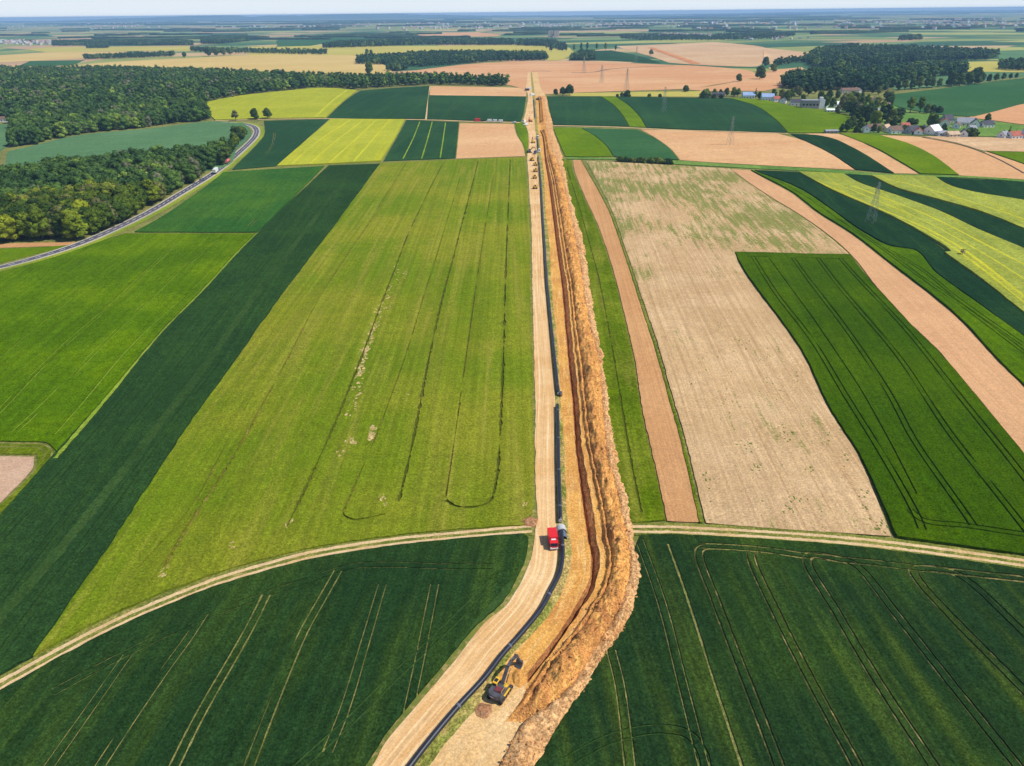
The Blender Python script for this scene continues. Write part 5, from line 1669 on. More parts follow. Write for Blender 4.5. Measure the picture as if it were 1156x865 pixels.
def scatter(px, sp):
    P = [survey(*q) for q in px]
    poly = [(p.x, p.y) for p in P]
    x0, x1 = min(p[0] for p in poly), max(p[0] for p in poly); y0, y1 = min(p[1] for p in poly), max(p[1] for p in poly)
    out = []; y = y0; row = 0
    while y < y1:
        s = sp(y) if callable(sp) else sp
        x = x0 + (row % 2) * s / 2
        while x < x1:
            q = (x + random.uniform(-.36, .36) * s, y + random.uniform(-.36, .36) * s)
            if inside(q, poly): out.append(Vector(q))
            x += s
        y += s * .87; row += 1
    return out

# merged woods --------------------------------------------------------
LOW = []
for s in range(8):
    v, f = crown_arrays(200 + s, 14, 5.4, 5, 60, .9, .10, 0, ICO1)
    tri = [q if len(q) == 3 else None for q in f]
    T = np.array([q for q in f if len(q) == 3]); Q = [q for q in f if len(q) == 4]
    T2 = np.array([[q[0], q[1], q[2]] for q in Q] + [[q[0], q[2], q[3]] for q in Q])
    LOW.append((v, np.concatenate([T, T2])))
MID = []
for s in range(6):
    v, f = crown_arrays(300 + s, 14, 5.8, 12, 340, .55, .08, 0, ICO1)
    T = np.array([q for q in f if len(q) == 3]); Q = [q for q in f if len(q) == 4]
    T2 = np.array([[q[0], q[1], q[2]] for q in Q] + [[q[0], q[2], q[3]] for q in Q])
    MID.append((v, np.concatenate([T, T2])))
TINTS = 2.0 * np.array([(.016, .034, .008), (.022, .044, .010), (.030, .056, .010), (.040, .068, .012), (.055, .088, .014), (.085, .118, .018), (.062, .064, .034)])
TPROB = np.array([.20, .24, .22, .15, .10, .05, .04])
DTINT = 1.9 * np.array([(.014, .032, .012), (.018, .040, .014), (.026, .050, .014), (.040, .068, .016), (.060, .090, .018)])
DPROB = np.array([.25, .33, .22, .13, .07])

def wood(name, label, pts, H, protos, tints=TINTS, prob=TPROB, cat='wood', parent=None):
    Vs, Fs, Cs, n = [], [], [], 0
    cum = np.cumsum(prob)
    for p in pts:
        v, f = protos[rng.integers(len(protos))]
        h = (H(p) if callable(H) else H) * rng.uniform(.68, 1.22)
        s = h / 14.0; k = s * rng.uniform(.75, 1.4)
        a = rng.uniform(0, 6.28); ca, sa = math.cos(a), math.sin(a)
        q = np.empty_like(v)
        q[:, 0] = (v[:, 0] * ca - v[:, 1] * sa) * k + p.x
        q[:, 1] = (v[:, 0] * sa + v[:, 1] * ca) * k + p.y
        q[:, 2] = v[:, 2] * s + hz(p.x, p.y) - .3
        Vs.append(q); Fs.append(f + n); n += len(q)
        u = min(.999, max(0.0, .5 + .75 * noise.noise((p.x * .016, p.y * .012, 3.0)) + rng.normal() * .26))
        c = tints[min(len(tints) - 1, int(np.searchsorted(cum, u)))] * rng.uniform(.85, 1.2)
        Cs.append(np.tile(np.append(c, 1.0), (len(q), 1)))
    V = np.concatenate(Vs); F = np.concatenate(Fs); Cc = np.concatenate(Cs)
    me = bpy.data.meshes.new(name)
    me.vertices.add(len(V)); me.vertices.foreach_set('co', V.astype(np.float32).ravel())
    me.loops.add(F.size); me.loops.foreach_set('vertex_index', F.astype(np.int32).ravel())
    me.polygons.add(len(F)); me.polygons.foreach_set('loop_start', np.arange(0, F.size, 3, dtype=np.int32))
    me.polygons.foreach_set('loop_total', np.full(len(F), 3, dtype=np.int32))
    at = me.attributes.new('tint', 'FLOAT_COLOR', 'POINT')
    at.data.foreach_set('color', Cc.astype(np.float32).ravel())
    me.materials.append(m_stuff)
    me.update(); me.validate()
    o = link(bpy.data.objects.new(name, me), parent)
    tag(o, label, cat, None, 'stuff')
    return o

# near left wood: the trees nearest the road are individuals
W1 = [(-90, 290), (-40, 277), (0, 273), (50, 272), (84, 271), (104, 265), (132, 255), (165, 237), (198, 216), (228, 197), (243, 187.5), (252, 181), (257, 174), (249, 174), (238, 180), (226, 182), (200, 184), (180, 186), (120, 192), (60, 201), (0, 214), (-90, 236)]
pts = scatter(W1, 7.2)
pts.sort(key=lambda p: p.length)
NI = 200
for k, p in enumerate(pts[:NI]):
    tree(p, 'broad' if random.random() < .8 else 'tall', random.uniform(12, 18.5), 'broadleaf tree standing in the near left wood beside the curving road', 'trees of the near left wood', widen=random.uniform(.95, 1.25))
if len(pts) > NI:
    wood('wood', 'back part of the near left wood behind its front trees', pts[NI:], 15.5, MID)
# second wood
W2 = [(-90, 148), (0, 137), (14, 133), (18, 150), (10, 166), (32, 165), (91, 151), (166, 144), (220, 137.5), (238, 135), (230, 128), (222, 118.5), (272, 108), (324, 102), (357, 98.7), (380, 99.3), (404, 100.6), (440, 98.3), (485, 95.6), (530, 96.5), (575, 97.6), (574, 94.8),
      (500, 91), (400, 91), (340, 89.5), (280, 87), (240, 84.5), (130, 81.5), (0, 81), (-90, 82)]
pts = scatter(W2, lambda y: 9.4 if y < 1000 else 11)
nearp = [p for p in pts if p.length < 1150]; farp = [p for p in pts if p.length >= 1150]
wood('wood', 'large dark mixed wood behind the grey green field at the left', nearp, 16, MID)
wood('wood', 'far part of the large left wood with its long belt toward the works', farp, 16, LOW, DTINT if False else TINTS, TPROB)
# road clump
for px, py, H in ((256, 182, 14), (262, 172, 13), (258, 176, 12), (266, 166, 15), (270, 160, 16), (274, 158, 15), (266, 158, 15), (251, 187, 12), (277, 153, 9)):
    tree(survey(px, py), 'dark' if random.random() < .6 else 'broad', H * .95, 'dark green tree in the clump along the inner side of the road bend', 'trees in the clump at the road bend')
tree(survey(266.3, 136.6), 'light', 13, 'small light green tree standing alone by the road bend', widen=1.1)
tree(survey(288, 135), 'round', 13.5, 'dark round tree, left one of the pair below the upper rapeseed field', i=0, widen=1.0)
tree(survey(302, 134.4), 'round', 13, 'dark round tree, right one of the pair below the upper rapeseed field', i=1, widen=1.0)
# right of the works, on the crest
for px, py, H, lb in ((627, 107.4, 9, 'smallest left tree of the three on the crest right of the works'), (635, 108, 12, 'middle tree of the three on the crest right of the works'), (642.5, 108, 15.5, 'tallest right tree of the three on the crest right of the works')):
    tree(survey(px, py), 'round', H, lb)
for px, py, H in ((702, 109.3, 6), (708, 109.3, 9), (697, 109.3, 4), (733, 109.8, 5), (745, 110, 5), (774, 103.5, 9), (796.5, 111, 12), (792, 111.3, 7), (806, 111.5, 6), (814, 111.6, 6)):
    tree(survey(px, py), 'bush', H, 'dark bush on the field edge along the hill crest', 'bushes along the hill crest')
# bushes of the baulk
for k in range(15):
    tree(survey(701 + k * 3.9 + random.uniform(-1, 1), 182.6 + k * .20), 'bush', random.uniform(3.2, 5.2), 'dark green bush in the row on the grassy baulk', 'row of bushes on the grassy baulk', widen=1.25)
# village trees
VT = [(806, 109, 11, 'dark'), (813, 108, 9, 'dark'), (820, 109, 12, 'dark'), (828, 109, 13, 'broad'), (833, 109.5, 12, 'dark'), (852.5, 111, 15, 'spruce'), (857, 112, 10, 'dark'), (873, 111, 13, 'broad'), (882, 113, 15, 'broad'), (888, 115, 16, 'broad'),
      (893, 112, 14, 'dark'), (902, 109, 13, 'dark'), (912, 108, 14, 'dark'), (926, 114, 14, 'dark'), (933, 117, 14, 'dark'), (931, 122, 15, 'dark'), (940, 121, 12, 'dark'), (951, 124, 18, 'broad'), (957, 120, 17, 'broad'), (961, 125, 18, 'broad'), (966, 119, 17, 'broad'),
      (972, 124, 16, 'broad'), (978, 120, 15, 'light'), (965, 131, 17, 'dark'), (972, 138, 20, 'dark'), (978, 141, 21, 'dark'), (984, 137, 17, 'dark'), (964, 138, 16, 'dark'), (994, 141, 20, 'dark'), (1000, 138, 20, 'dark'), (1005, 143, 19, 'dark'), (1011, 141, 15, 'dark'),
      (996, 127, 15, 'light'), (990, 121, 13, 'broad'), (1003, 119, 17, 'dark'), (1027, 128, 20, 'light'), (1038, 128, 20, 'light'), (1052, 127, 9, 'bush'), (1060, 127.5, 8, 'bush'), (1050, 143, 15, 'dark'), (1054, 144, 14, 'dark'), (1114, 139, 11, 'dark'),
      (956, 149, 13, 'dark'), (950, 149.5, 9, 'dark'), (967, 149.6, 6, 'bush'), (986, 150, 9, 'dark'), (992, 150.3, 8, 'dark'), (1020, 150.3, 8, 'bush'), (1033, 141, 6, 'bush'), (1064, 151.3, 10, 'dark'), (1039, 151, 7, 'bush'), (1028, 141, 7, 'bush'), (1095, 154, 8, 'bush'), (1100, 153.6, 6, 'bush'),
      (1138, 154, 11, 'spruce'), (984, 106, 11, 'dark'), (992, 107, 12, 'dark'), (962, 113, 12, 'dark'), (945, 112, 12, 'broad'), (920, 105.5, 12, 'dark'),
      (953, 116, 13, 'dark'), (959, 130, 16, 'dark'), (968, 134, 18, 'dark'), (975, 133, 16, 'broad'), (982, 131, 15, 'dark'), (988, 143, 17, 'dark'), (1001, 146, 12, 'dark'), (1007, 147, 12, 'dark'), (982, 126, 14, 'broad'), (972, 116, 14, 'dark'), (955, 127, 15, 'dark'), (961, 146, 14, 'dark'), (970, 146, 13, 'dark'), (945, 129, 11, 'dark'), (906, 116.5, 12, 'dark'), (899, 106, 12, 'dark'), (936, 112, 13, 'dark'), (1000, 112, 12, 'broad'), (1046, 128.5, 12, 'dark'), (1016, 131, 9, 'bush')]
for px, py, H, kd in VT:
    if kd == 'dark' and random.random() < .45: kd = 'broad'
    tree(survey(px, py), kd, H, {'bush': 'bush beside the houses and gardens of the village', 'spruce': 'pointed dark conifer standing in the village'}.get(kd, 'tree growing among the houses and gardens of the village'),
         {'bush': 'bushes of the village gardens', 'spruce': 'conifers of the village'}.get(kd, 'trees among the village houses'))
# village tree row below the light green field
for px, py, H, kd in ((1013, 102.6, 15, 'dark'), (1021, 101.6, 16, 'dark'), (1029, 101, 15, 'dark'), (1037, 100.4, 19, 'dark'), (1046, 99.5, 16, 'dark'), (1052, 99, 15, 'dark'), (1060, 98.2, 13, 'dark'), (1074, 97.4, 22, 'round'), (1083, 96.6, 18, 'round'), (1093, 95.4, 20, 'round'), (1100, 95.2, 26, 'round'),
                      (1106, 94.6, 18, 'round'), (1116, 93, 13, 'dark'), (1124, 91.8, 13, 'dark'), (1132, 90.6, 12, 'dark'), (1140, 89.6, 10, 'dark'), (1147, 88.6, 9, 'dark')):
    tree(survey(px, py), kd, H, 'dark tree in the row between the two green fields above the village', 'tree row above the village')
# trees along the far lane and field edges
for px, py, H, lb in ((864, 74.5, 20, 'round tree on the edge of the pale stubble far behind the village'), (872.5, 81.5, 17, 'dark tree beside the far curving lane'), (857.5, 89.5, 22, 'dark bushy tree inside the far tan field by the lane'), (833.5, 92.3, 13, 'small pointed tree in the far tan field'),
                      (735, 62.5, 16, 'dark clump tree at the tip of the far dark green field'), (545, 0, 0, None)):
    if lb: tree(survey(px, py), 'round', H, lb)

# woods and belts further off ------------------------------------------
def wd(label, px, H=15, sp=11, prot=LOW, t=DTINT, pr=DPROB, name='wood'):
    q = scatter(px, sp)
    if q: wood(name, label, q, H, prot, t, pr)
wd('dark wood behind the village', [(884, 99), (906, 103), (930, 103), (950, 102), (988, 104.5), (1008, 102), (1009, 95), (1040, 90), (1090, 84), (1089, 77.5), (1040, 79), (1000, 83), (960, 85), (915, 88), (886, 92)], 18, 10)
wd('upper dark wood right of the centre', [(915, 76), (960, 78), (1000, 74), (1060, 69), (1120, 67.5), (1126, 63), (1060, 58.5), (1000, 57), (960, 55), (920, 60), (908, 68)], 18, 13)
wd('dark wood at the right edge of the plain', [(1126, 79), (1140, 80), (1200, 79), (1200, 72), (1150, 74), (1130, 76)], 18, 12)
wd('middle wood beyond the golden field', [(402, 72.5), (440, 73.5), (476, 76), (500, 74), (560, 69.5), (618, 68.3), (616, 64), (560, 62.5), (486, 62.5), (440, 66), (404, 68)], 17, 12)
wd('small clump below the middle wood', [(437, 80), (450, 80.5), (461, 78.5), (459, 74.5), (440, 76.5)], 15, 9)
wd('long dark belt beyond the yellow field', [(363, 54.8), (420, 53), (480, 51), (580, 51.3), (580, 47.5), (540, 47), (505, 46.2), (440, 48), (380, 50.5)], 18, 14, name='tree_belt')
wd('dark clump right of the long belt', [(582, 51.5), (618, 53), (636, 58), (640, 54), (622, 48), (584, 48)], 18, 14, name='tree_belt')
wd('dark clump beside the far dark green field', [(642, 68.6), (672, 68.5), (670, 62), (656, 60.5)], 15, 10)
wd('tree belt in front of the white town', [(60, 52.2), (124, 51.5), (124, 48), (60, 48.5)], 16, 13, name='tree_belt')
wd('long thin tree belt beyond the left fields', [(124, 51.4), (218, 51.4), (218, 48.6), (124, 48.6)], 14, 12, name='tree_belt')
wd('oval grove in the left distance', [(98, 55), (123, 54.5), (122, 50), (104, 49.6)], 15, 12)
wd('far dark grove on the left', [(228, 50), (255, 49.5), (282, 46.5), (280, 42), (240, 43), (228, 46)], 17, 14)
wd('hedge of trees on the golden field edge', [(96, 67.5), (124, 66.5), (160, 65.5), (197, 63.5), (197, 61.8), (150, 63), (124, 64.5), (96, 65.6)], 13, 11, name='tree_belt')
wd('line of trees above the golden field', [(214, 58), (240, 60), (300, 61), (340, 62), (370, 62), (369, 59.5), (300, 58.6), (240, 57.5), (216, 56)], 14, 16, name='tree_belt')
wd('wood beside the far village', [(700, 44), (722, 46), (800, 46), (800, 42), (740, 40), (700, 41.5)], 14, 22)
wd('far dark wood right of the far village', [(800, 46), (880, 44), (900, 40), (860, 38), (805, 41)], 15, 22)
wd('far grove at the right', [(1014, 46), (1040, 45.5), (1039, 42.5), (1016, 43)], 15, 14)
wd('scattered trees along the pale stubble edge', [(874, 75), (900, 71), (912, 70.5), (912, 68), (890, 69), (874, 72)], 14, 14, name='tree_belt')
# row of tall trees right of the long belt
for px, py, H in ((617, 55, 22), (622, 58.5, 28), (639, 58, 24), (648, 57, 22), (656, 56.5, 24), (663, 56, 24), (673.5, 56, 22), (683.5, 56.3, 24), (695, 57, 18)):
    tree(survey(px, py), 'tall', H, 'tall tree in the open row right of the long dark belt', 'open row of tall trees')
for px, py, H in ((235.5, 63.5, 26), (245, 63.3, 26), (252, 62.5, 20), (260, 62.2, 20), (208.5, 65, 16), (194, 64.5, 18)):
    tree(survey(px, py), 'round', H, 'round tree along the edge of the golden field far left', 'round trees on the golden field')
tree(survey(417, 83.5), 'broad', 26, 'lone tall tree in front of the belt in the golden field')
for px, py, H in ((414.5, 61.3, 16), (419, 61.3, 14)):
    tree(survey(px, py), 'round', H, 'dark round bush tree in the far yellow field', 'bush trees in the far yellow field')

# far plain: blocks of woodland and towns -------------------------------
def far_woods(label, spec, seed):
    rg = np.random.default_rng(seed)
    V, F, n = [], [], 0
    NA, NR_ = 26, 5
    for (cx, cy, lx, ly, h) in spec:
        b = len(V)
        a0 = rg.uniform(-.3, .3)
        for j in range(NR_ + 2):
            f = min(1.0, (j) / NR_) if j <= NR_ else 1.0
            for i in range(NA):
                a = 2 * math.pi * i / NA
                rad = 1 + .28 * noise.noise((math.cos(a) * 1.5 + cx * .01, math.sin(a) * 1.5, cy * .01))
                u, v = math.cos(a) * lx * rad * f, math.sin(a) * ly * rad * f
                x = cx + u * math.cos(a0) - v * math.sin(a0); y = cy + u * math.sin(a0) + v * math.cos(a0)
                z = h * (.8 + .4 * noise.noise((x * .02, y * .02, 1.0)) + .1 * rg.uniform(-1, 1)) if j <= NR_ else -1.0
                V.append((x, y, hz(x, y) + z))
        for j in range(NR_ + 1):
            for i in range(NA):
                k = (i + 1) % NA
                F.append((b + j * NA + i, b + (j + 1) * NA + i, b + (j + 1) * NA + k, b + j * NA + k))
    o = mesh_obj('far_woods', V, F, m_farwood, None, None, False)
    tag(o, label, 'wood', None, 'stuff')
m_farwood = mat_field('far_wood_canopy', (.045, .080, .028, 1), (.066, .105, .034, 1), None, mott=.01, fine=.08, famt=.3, bumps=.8, bdist=3.0)
rg = np.random.default_rng(21)
spec = []
for k in range(130):
    y = rg.uniform(4200, 9000); x = rg.uniform(-.78, .78) * y
    if abs(x) < 100: continue
    spec.append((x, y, rg.uniform(60, 330), rg.uniform(14, 70), rg.uniform(9, 15)))
far_woods('scattered small woods on the far plain', spec, 1)
spec = []
for k in range(70):
    y = rg.uniform(9000, 27500); x = rg.uniform(-.80, .80) * y
    spec.append((x, y, rg.uniform(300, 1500), rg.uniform(120, 420), rg.uniform(13, 20)))
far_woods('dark bands of forest near the horizon', spec, 2)

m_townw = mat_plain('town_wall', (.50, .48, .44, 1), .8); m_townr = mat_plain('town_roof', (.30, .13, .09, 1), .8); m_towng = mat_plain('town_grey_roof', (.30, .30, .33, 1), .8)
def town(label, clusters, seed):
    rg = np.random.default_rng(seed)
    V, F, MI = [], [], []
    for (px, py, n, sx, sy, s) in clusters:
        c = survey(px, py)
        for _ in range(n):
            x, y = c.x + rg.normal() * sx, c.y + rg.normal() * sy
            L, W_, H = rg.uniform(9, 16) * s, rg.uniform(8, 11) * s, rg.uniform(4, 7) * s
            a = rg.uniform(0, 3.14); ca, sa = math.cos(a), math.sin(a)
            z = hz(x, y); b = len(V)
            for (u, v, w_) in ((-1, -1, 0), (1, -1, 0), (1, 1, 0), (-1, 1, 0), (-1, -1, 1), (1, -1, 1), (1, 1, 1), (-1, 1, 1), (-1, 0, 1.6), (1, 0, 1.6)):
                uu, vv = u * L / 2, v * W_ / 2
                V.append((x + uu * ca - vv * sa, y + uu * sa + vv * ca, z + w_ * H))
            for f in ((0, 1, 5, 4), (2, 3, 7, 6)): F.append([b + i for i in f]); MI.append(0)
            F.append([b + i for i in (1, 2, 6, 9, 5)]); MI.append(0); F.append([b + i for i in (3, 0, 4, 8, 7)]); MI.append(0)
            k = 1 if rg.random() < .5 else (2 if rg.random() < .6 else 0)
            F.append([b + i for i in (4, 5, 9, 8)]); MI.append(k); F.append([b + i for i in (6, 7, 8, 9)]); MI.append(k)
    o = mesh_obj('far_town', V, F, [m_townw, m_townr, m_towng], None, MI, False)
    tag(o, label, 'town', None, 'stuff')
town('far village of white and red houses in the middle distance', [(735, 40.5, 45, 60, 110, 1.0), (770, 40, 70, 110, 130, 1.0), (712, 41, 14, 50, 60, 1.0), (865, 44, 22, 90, 60, 1.0)], 3)
town('white town at the far left edge', [(10, 48.5, 40, 60, 70, 1.6), (45, 49, 60, 110, 80, 1.2), (90, 50, 20, 100, 60, 1.0)], 4)
cl_ = []
rg = np.random.default_rng(9)
for k in range(75):
    cl_.append((rg.uniform(-20, 1180), rg.uniform(22.5, 33), int(rg.integers(4, 14)), 320, 300, rg.uniform(1.0, 2.0)))
for px in (430, 480, 520, 560, 620, 680, 1040, 1080, 1110, 1140, 1020): cl_.append((px, rg.uniform(25, 32), 20, 260, 260, 1.5))
town('pale scattered towns near the horizon', cl_, 5)
# hills on the horizon
def ridge(label, px0, px1, Y, hmax, sd, m):
    n = 90; V, F = [], []
    xa = (px0 - 578) / FPX * Y; xb = (px1 - 578) / FPX * Y
    for i in range(n + 1):
        f = i / n
        x = xa + (xb - xa) * f
        env = math.sin(math.pi * f) ** .6
        h = hmax * env * (.75 + .35 * noise.fractal((f * 4 + sd, 1, 2), .8, 2, 4))
        for (dy, k) in ((-1500, 0), (-900, .35), (-300, .85), (0, 1), (1200, .5), (2200, 0)):
            V.append((x, Y + dy + 150 * noise.noise((x * .0006, dy * .001, sd)), min(117.0, max(-.5, h * k) - .3 + (12 * noise.noise((x * .004, dy * .01, sd)) if k else 0))))
    for i in range(n):
        for j in range(5):
            a = i * 6 + j
            F.append((a, a + 1, a + 7, a + 6)[::-1])
    tag(mesh_obj('hills', V, F, m, None, None, True), label, None, None, 'structure')
m_hill = mat_field('hill_woods', (.06, .10, .04, 1), (.09, .13, .06, 1), (.16, .15, .08, 1), 0.0, 300, 1200, .5, .0008, fine=.01, famt=.2, bumps=.3, bdist=5)
ridge('long low blue hills on the left horizon', 110, 640, 22500, 128, 2.0, m_hill)
ridge('higher hump of the blue hills left of the centre', 180, 420, 23500, 158, 5.0, m_hill)
ridge('low wooded rise on the right horizon', 700, 1250, 25000, 62, 9.0, m_hill)

# twin tower blocks -----------------------------------------------------
m_block = mat_plain('pale_panel_block', (.62, .52, .42, 1), .8)
for px, py, lb in ((621.5, 42, 'left one of two pale tower blocks on the far plain'), (628.3, 42, 'right one of two pale tower blocks on the far plain')):
    p = survey(px, py)
    root = empty('tower_block', (p.x, p.y, hz(p.x, p.y)), .2)
    tag(root, lb, 'building')
    MB().box((0, 0, 15), (24, 16, 30)).build('wall', m_block, root)
    MB().box((0, 0, 30.6), (25, 17, 1.2)).build('roof', m_towng, root)
    g = MB()
    for k in range(8): g.box((0, -8.05, 3 + k * 3.4), (20, .1, 1.5))
    g.build('window_band', m_glass, root)

# ------------------------------------------------------------------ houses
m_wall = {k: mat_plain('wall_' + k, v, .85, .1, 0, .1) for k, v in dict(white=(.84, .82, .78, 1), cream=(.62, .54, .42, 1), grey=(.38, .38, .38, 1), brown=(.24, .17, .12, 1), blue=(.42, .50, .62, 1), stone=(.34, .30, .26, 1)).items()}
m_roof = {k: mat_plain('roof_' + k, v, .75, .2, 0, .25, .8) for k, v in dict(red=(.36, .10, .06, 1), brown=(.17, .10, .07, 1), dark=(.055, .055, .07, 1), grey=(.26, .27, .30, 1), white=(.72, .72, .72, 1), blue=(.26, .36, .55, 1), tan=(.48, .34, .22, 1), orange=(.50, .22, .10, 1)).items()}
m_dark = mat_plain('window_glass', (.03, .035, .045, 1), .15, .5)
m_door = mat_plain('house_door', (.12, .07, .04, 1), .6)
def house(label, px, py, L, W_, H, rise, rz, wc, rc, cat='house', name='house', chim=True):
    p = survey(px, py)
    root = empty(name, (p.x, p.y, hz(p.x, p.y) - .3), R(rz))
    tag(root, label, cat)
    # long axis along x
    m = MB()
    m.v += [(-L/2, -W_/2, 0), (L/2, -W_/2, 0), (L/2, W_/2, 0), (-L/2, W_/2, 0), (-L/2, -W_/2, H), (L/2, -W_/2, H), (L/2, W_/2, H), (-L/2, W_/2, H), (-L/2, 0, H + rise), (L/2, 0, H + rise)]
    m.f += [[0, 1, 5, 4], [2, 3, 7, 6], [1, 2, 6, 9, 5], [3, 0, 4, 8, 7], [0, 3, 2, 1], [4, 5, 9, 8], [6, 7, 8, 9]]
    m.build('wall', m_wall[wc], root)
    r = MB(); o_, th = .5, .22
    sl = rise / (W_ / 2)
    for s in (-1, 1):
        b = len(r.v)
        y0, z0 = s * (W_ / 2 + o_), H - o_ * sl
        for x in (-L/2 - .45, L/2 + .45):
            r.v += [(x, y0, z0 + .05), (x, 0, H + rise + .05), (x, 0, H + rise + .05 + th), (x, y0, z0 + .05 + th)]
        r.f += [[b, b+1, b+2, b+3], [b+4, b+7, b+6, b+5], [b, b+4, b+5, b+1], [b+3, b+2, b+6, b+7], [b, b+3, b+7, b+4], [b+1, b+5, b+6, b+2]]
    rf = r.build('roof', m_roof[rc], root)
    if chim: MB().box((L * .2, W_ * .12, H + rise + .3), (.7, .7, 1.6)).build('chimney', m_wall['brown'], rf)
    n = max(2, int(L / 4))
    for k in range(n):
        x = -L/2 + (k + .5) * L / n
        for s in (-1, 1):
            if k == n // 2 and s < 0:
                MB().box((x, s * (W_/2 + .02), 1.05), (1.1, .08, 2.1)).build('door', m_door, root)
            else:
                MB().box((x, s * (W_/2 + .02), min(1.7, H * .6)), (1.3, .08, 1.3)).build('window', m_dark, root)
    for s in (-1, 1):
        MB().box((s * (L/2 + .02), 0, H * .85), (.08, 1.2, 1.3)).build('window', m_dark, root)
    return root
HS = [
 ('long farmhouse with cream walls and brown roof at the foot of the wood', 958, 105.4, 26, 10, 5, 3, 5, 'cream', 'brown'),
 ('white barn joined to the right end of the long farmhouse', 967, 104.8, 12, 9, 4.5, 3, 95, 'white', 'tan'),
 ('small orange roofed house among tall village trees', 987, 116, 10, 9, 4, 4, 70, 'cream', 'orange'),
 ('white roofed house behind the dark village trees', 944, 120.5, 14, 9, 4, 3, 10, 'white', 'white'),
 ('low white shed at the corner of the lime green field', 940, 126.6, 17, 8, 3, 1.5, -8, 'white', 'white'),
 ('light grey roofed house below the tall village trees', 966, 127, 13, 9, 4, 3.5, 15, 'white', 'grey'),
 ('pale blue grey roofed house in the middle of the village', 988, 130, 15, 10, 4.5, 3.5, 10, 'grey', 'grey'),
 ('narrow white house between the dark trees of the village', 1007, 139, 9, 8, 5.5, 3.5, 80, 'white', 'grey'),
 ('white house with brown roof at the left of the lower village row', 985, 148.5, 14, 9, 4.5, 3.5, 0, 'white', 'brown'),
 ('small white garage left of the brown roofed house', 977, 149.6, 7, 6, 4.5, 2.5, 80, 'white', 'grey'),
 ('white walled house with brown roof in the lower village row', 1011, 150.4, 15, 9, 4, 3.5, 5, 'white', 'brown'),
 ('dark grey roofed house in the lower village row', 1029, 151, 13, 10, 3.8, 4.5, 20, 'grey', 'dark'),
 ('dark roofed annexe left of the big white house', 1042, 150.5, 10, 9, 4, 4, 60, 'white', 'dark'),
 ('big white roofed house in the lower village row', 1052, 151.5, 16, 12, 4.5, 5, 35, 'white', 'white'),
 ('red roofed house with a white gable in the upper row', 1065.5, 142.5, 11, 10, 4.5, 4.5, 65, 'white', 'red'),
 ('dark roofed house right behind the red roofed one', 1068.5, 138.5, 11, 10, 4.5, 4.5, 15, 'grey', 'dark'),
 ('wide grey roofed house left in the group of three', 1088, 141.5, 18, 10, 4, 4.5, -12, 'white', 'grey'),
 ('dark roofed house with white gable in the middle of the group of three', 1100, 143.5, 12, 9, 4.5, 4.5, 60, 'white', 'dark'),
 ('low grey roofed house right in the group of three', 1113, 143.6, 13, 9, 3.8, 3.5, 10, 'white', 'dark'),
 ('tan roofed shed at the bottom of the village', 1074, 154, 13, 9, 2.8, 2.5, 12, 'cream', 'tan'),
 ('dark shed with a white gable at the bottom of the village', 1087, 153.8, 10, 8, 3.5, 3.5, 60, 'white', 'dark'),
 ('red roofed house at the right edge of the village', 1144, 156, 12, 9, 3.5, 3.5, 10, 'white', 'red'),
 ('blue grey house at the very right edge', 1155, 156, 9, 9, 5, 3.5, 70, 'blue', 'grey'),
 ('low weathered shed at the tip of the lime green field', 938, 150.2, 13, 5, 2.6, 1.0, 0, 'stone', 'grey'),
 ('blue roofed house left of the pointed conifer', 844.5, 110.8, 17, 10, 4.5, 4, -4, 'white', 'blue'),
 ('blue roofed house with a white end right of the pointed conifer', 866, 113, 17, 11, 5, 4, -6, 'white', 'blue'),
 ('small white house half hidden by trees at the field edge', 884, 116.4, 9, 8, 4, 3, 60, 'white', 'dark'),
 ('dark roofed white house left of the long dark building', 898, 118.7, 15, 10, 4.5, 3.5, -6, 'white', 'dark'),
 ('small tan roofed house under the tallest dark trees of the village', 999, 148.3, 11, 8, 3.8, 3.5, 40, 'cream', 'tan'),
 ('small white house with a red roof behind the row of pale houses', 1020, 146.5, 10, 8, 4, 3.5, 10, 'white', 'red'),
 ('little grey garden shed between the lower row and the pasture', 1036, 147.8, 7, 5, 2.6, 1.5, 30, 'stone', 'grey'),
 ('small white house in the gap of the tree belt left of the hall', 876, 114.5, 9, 8, 4, 3, 10, 'white', 'red'),
 ('white house with dark roof right of the white hall tower', 930, 121.5, 9, 8, 4, 3, 50, 'white', 'dark'),
 ('small pale house by the right edge, left of the red roofed one', 1132, 155.4, 9, 8, 3.5, 3, 30, 'white', 'grey'),
 ('white cottage between the group of three and the pasture', 1079, 145, 9, 8, 3.6, 3.2, 55, 'white', 'brown'),
 ('small white house below the group of three', 1096, 148, 8, 7, 3.2, 3, 15, 'white', 'grey'),
 ('white house with red roof left of the big white house', 1036, 152, 9, 8, 3.6, 3.2, 65, 'white', 'red'),
 ('low white outbuilding right of the big white house', 1062, 153, 10, 6, 3, 1.8, 10, 'white', 'grey'),
 ('pale house half hidden among the dark trees in mid village', 975, 131, 11, 8, 4.5, 3.5, 20, 'white', 'tan'),
 ('white gabled house above the low white shed', 953, 122, 9, 8, 4.5, 4, 75, 'white', 'dark'),
 ('pale house in the trees right of the orange roofed house', 1000, 123, 10, 8, 4.5, 3.5, 25, 'white', 'brown'),
 ('long dark shed at the left end of the village', 810, 109.5, 20, 8, 4.5, 2, 0, 'stone', 'dark'),
]
for h in HS: house(*h)
p = survey(916, 122)
root = empty('farm_hall', (p.x, p.y, hz(p.x, p.y) - .3), R(-8))
tag(root, 'long dark flat roofed hall with a white tower at its end', 'hall')
MB().box((-3, 0, 5), (22, 12, 10)).build('wall', m_wall['stone'], root)
MB().box((-3, 0, 10.25), (23, 13, .5)).build('roof', m_roof['grey'], root)
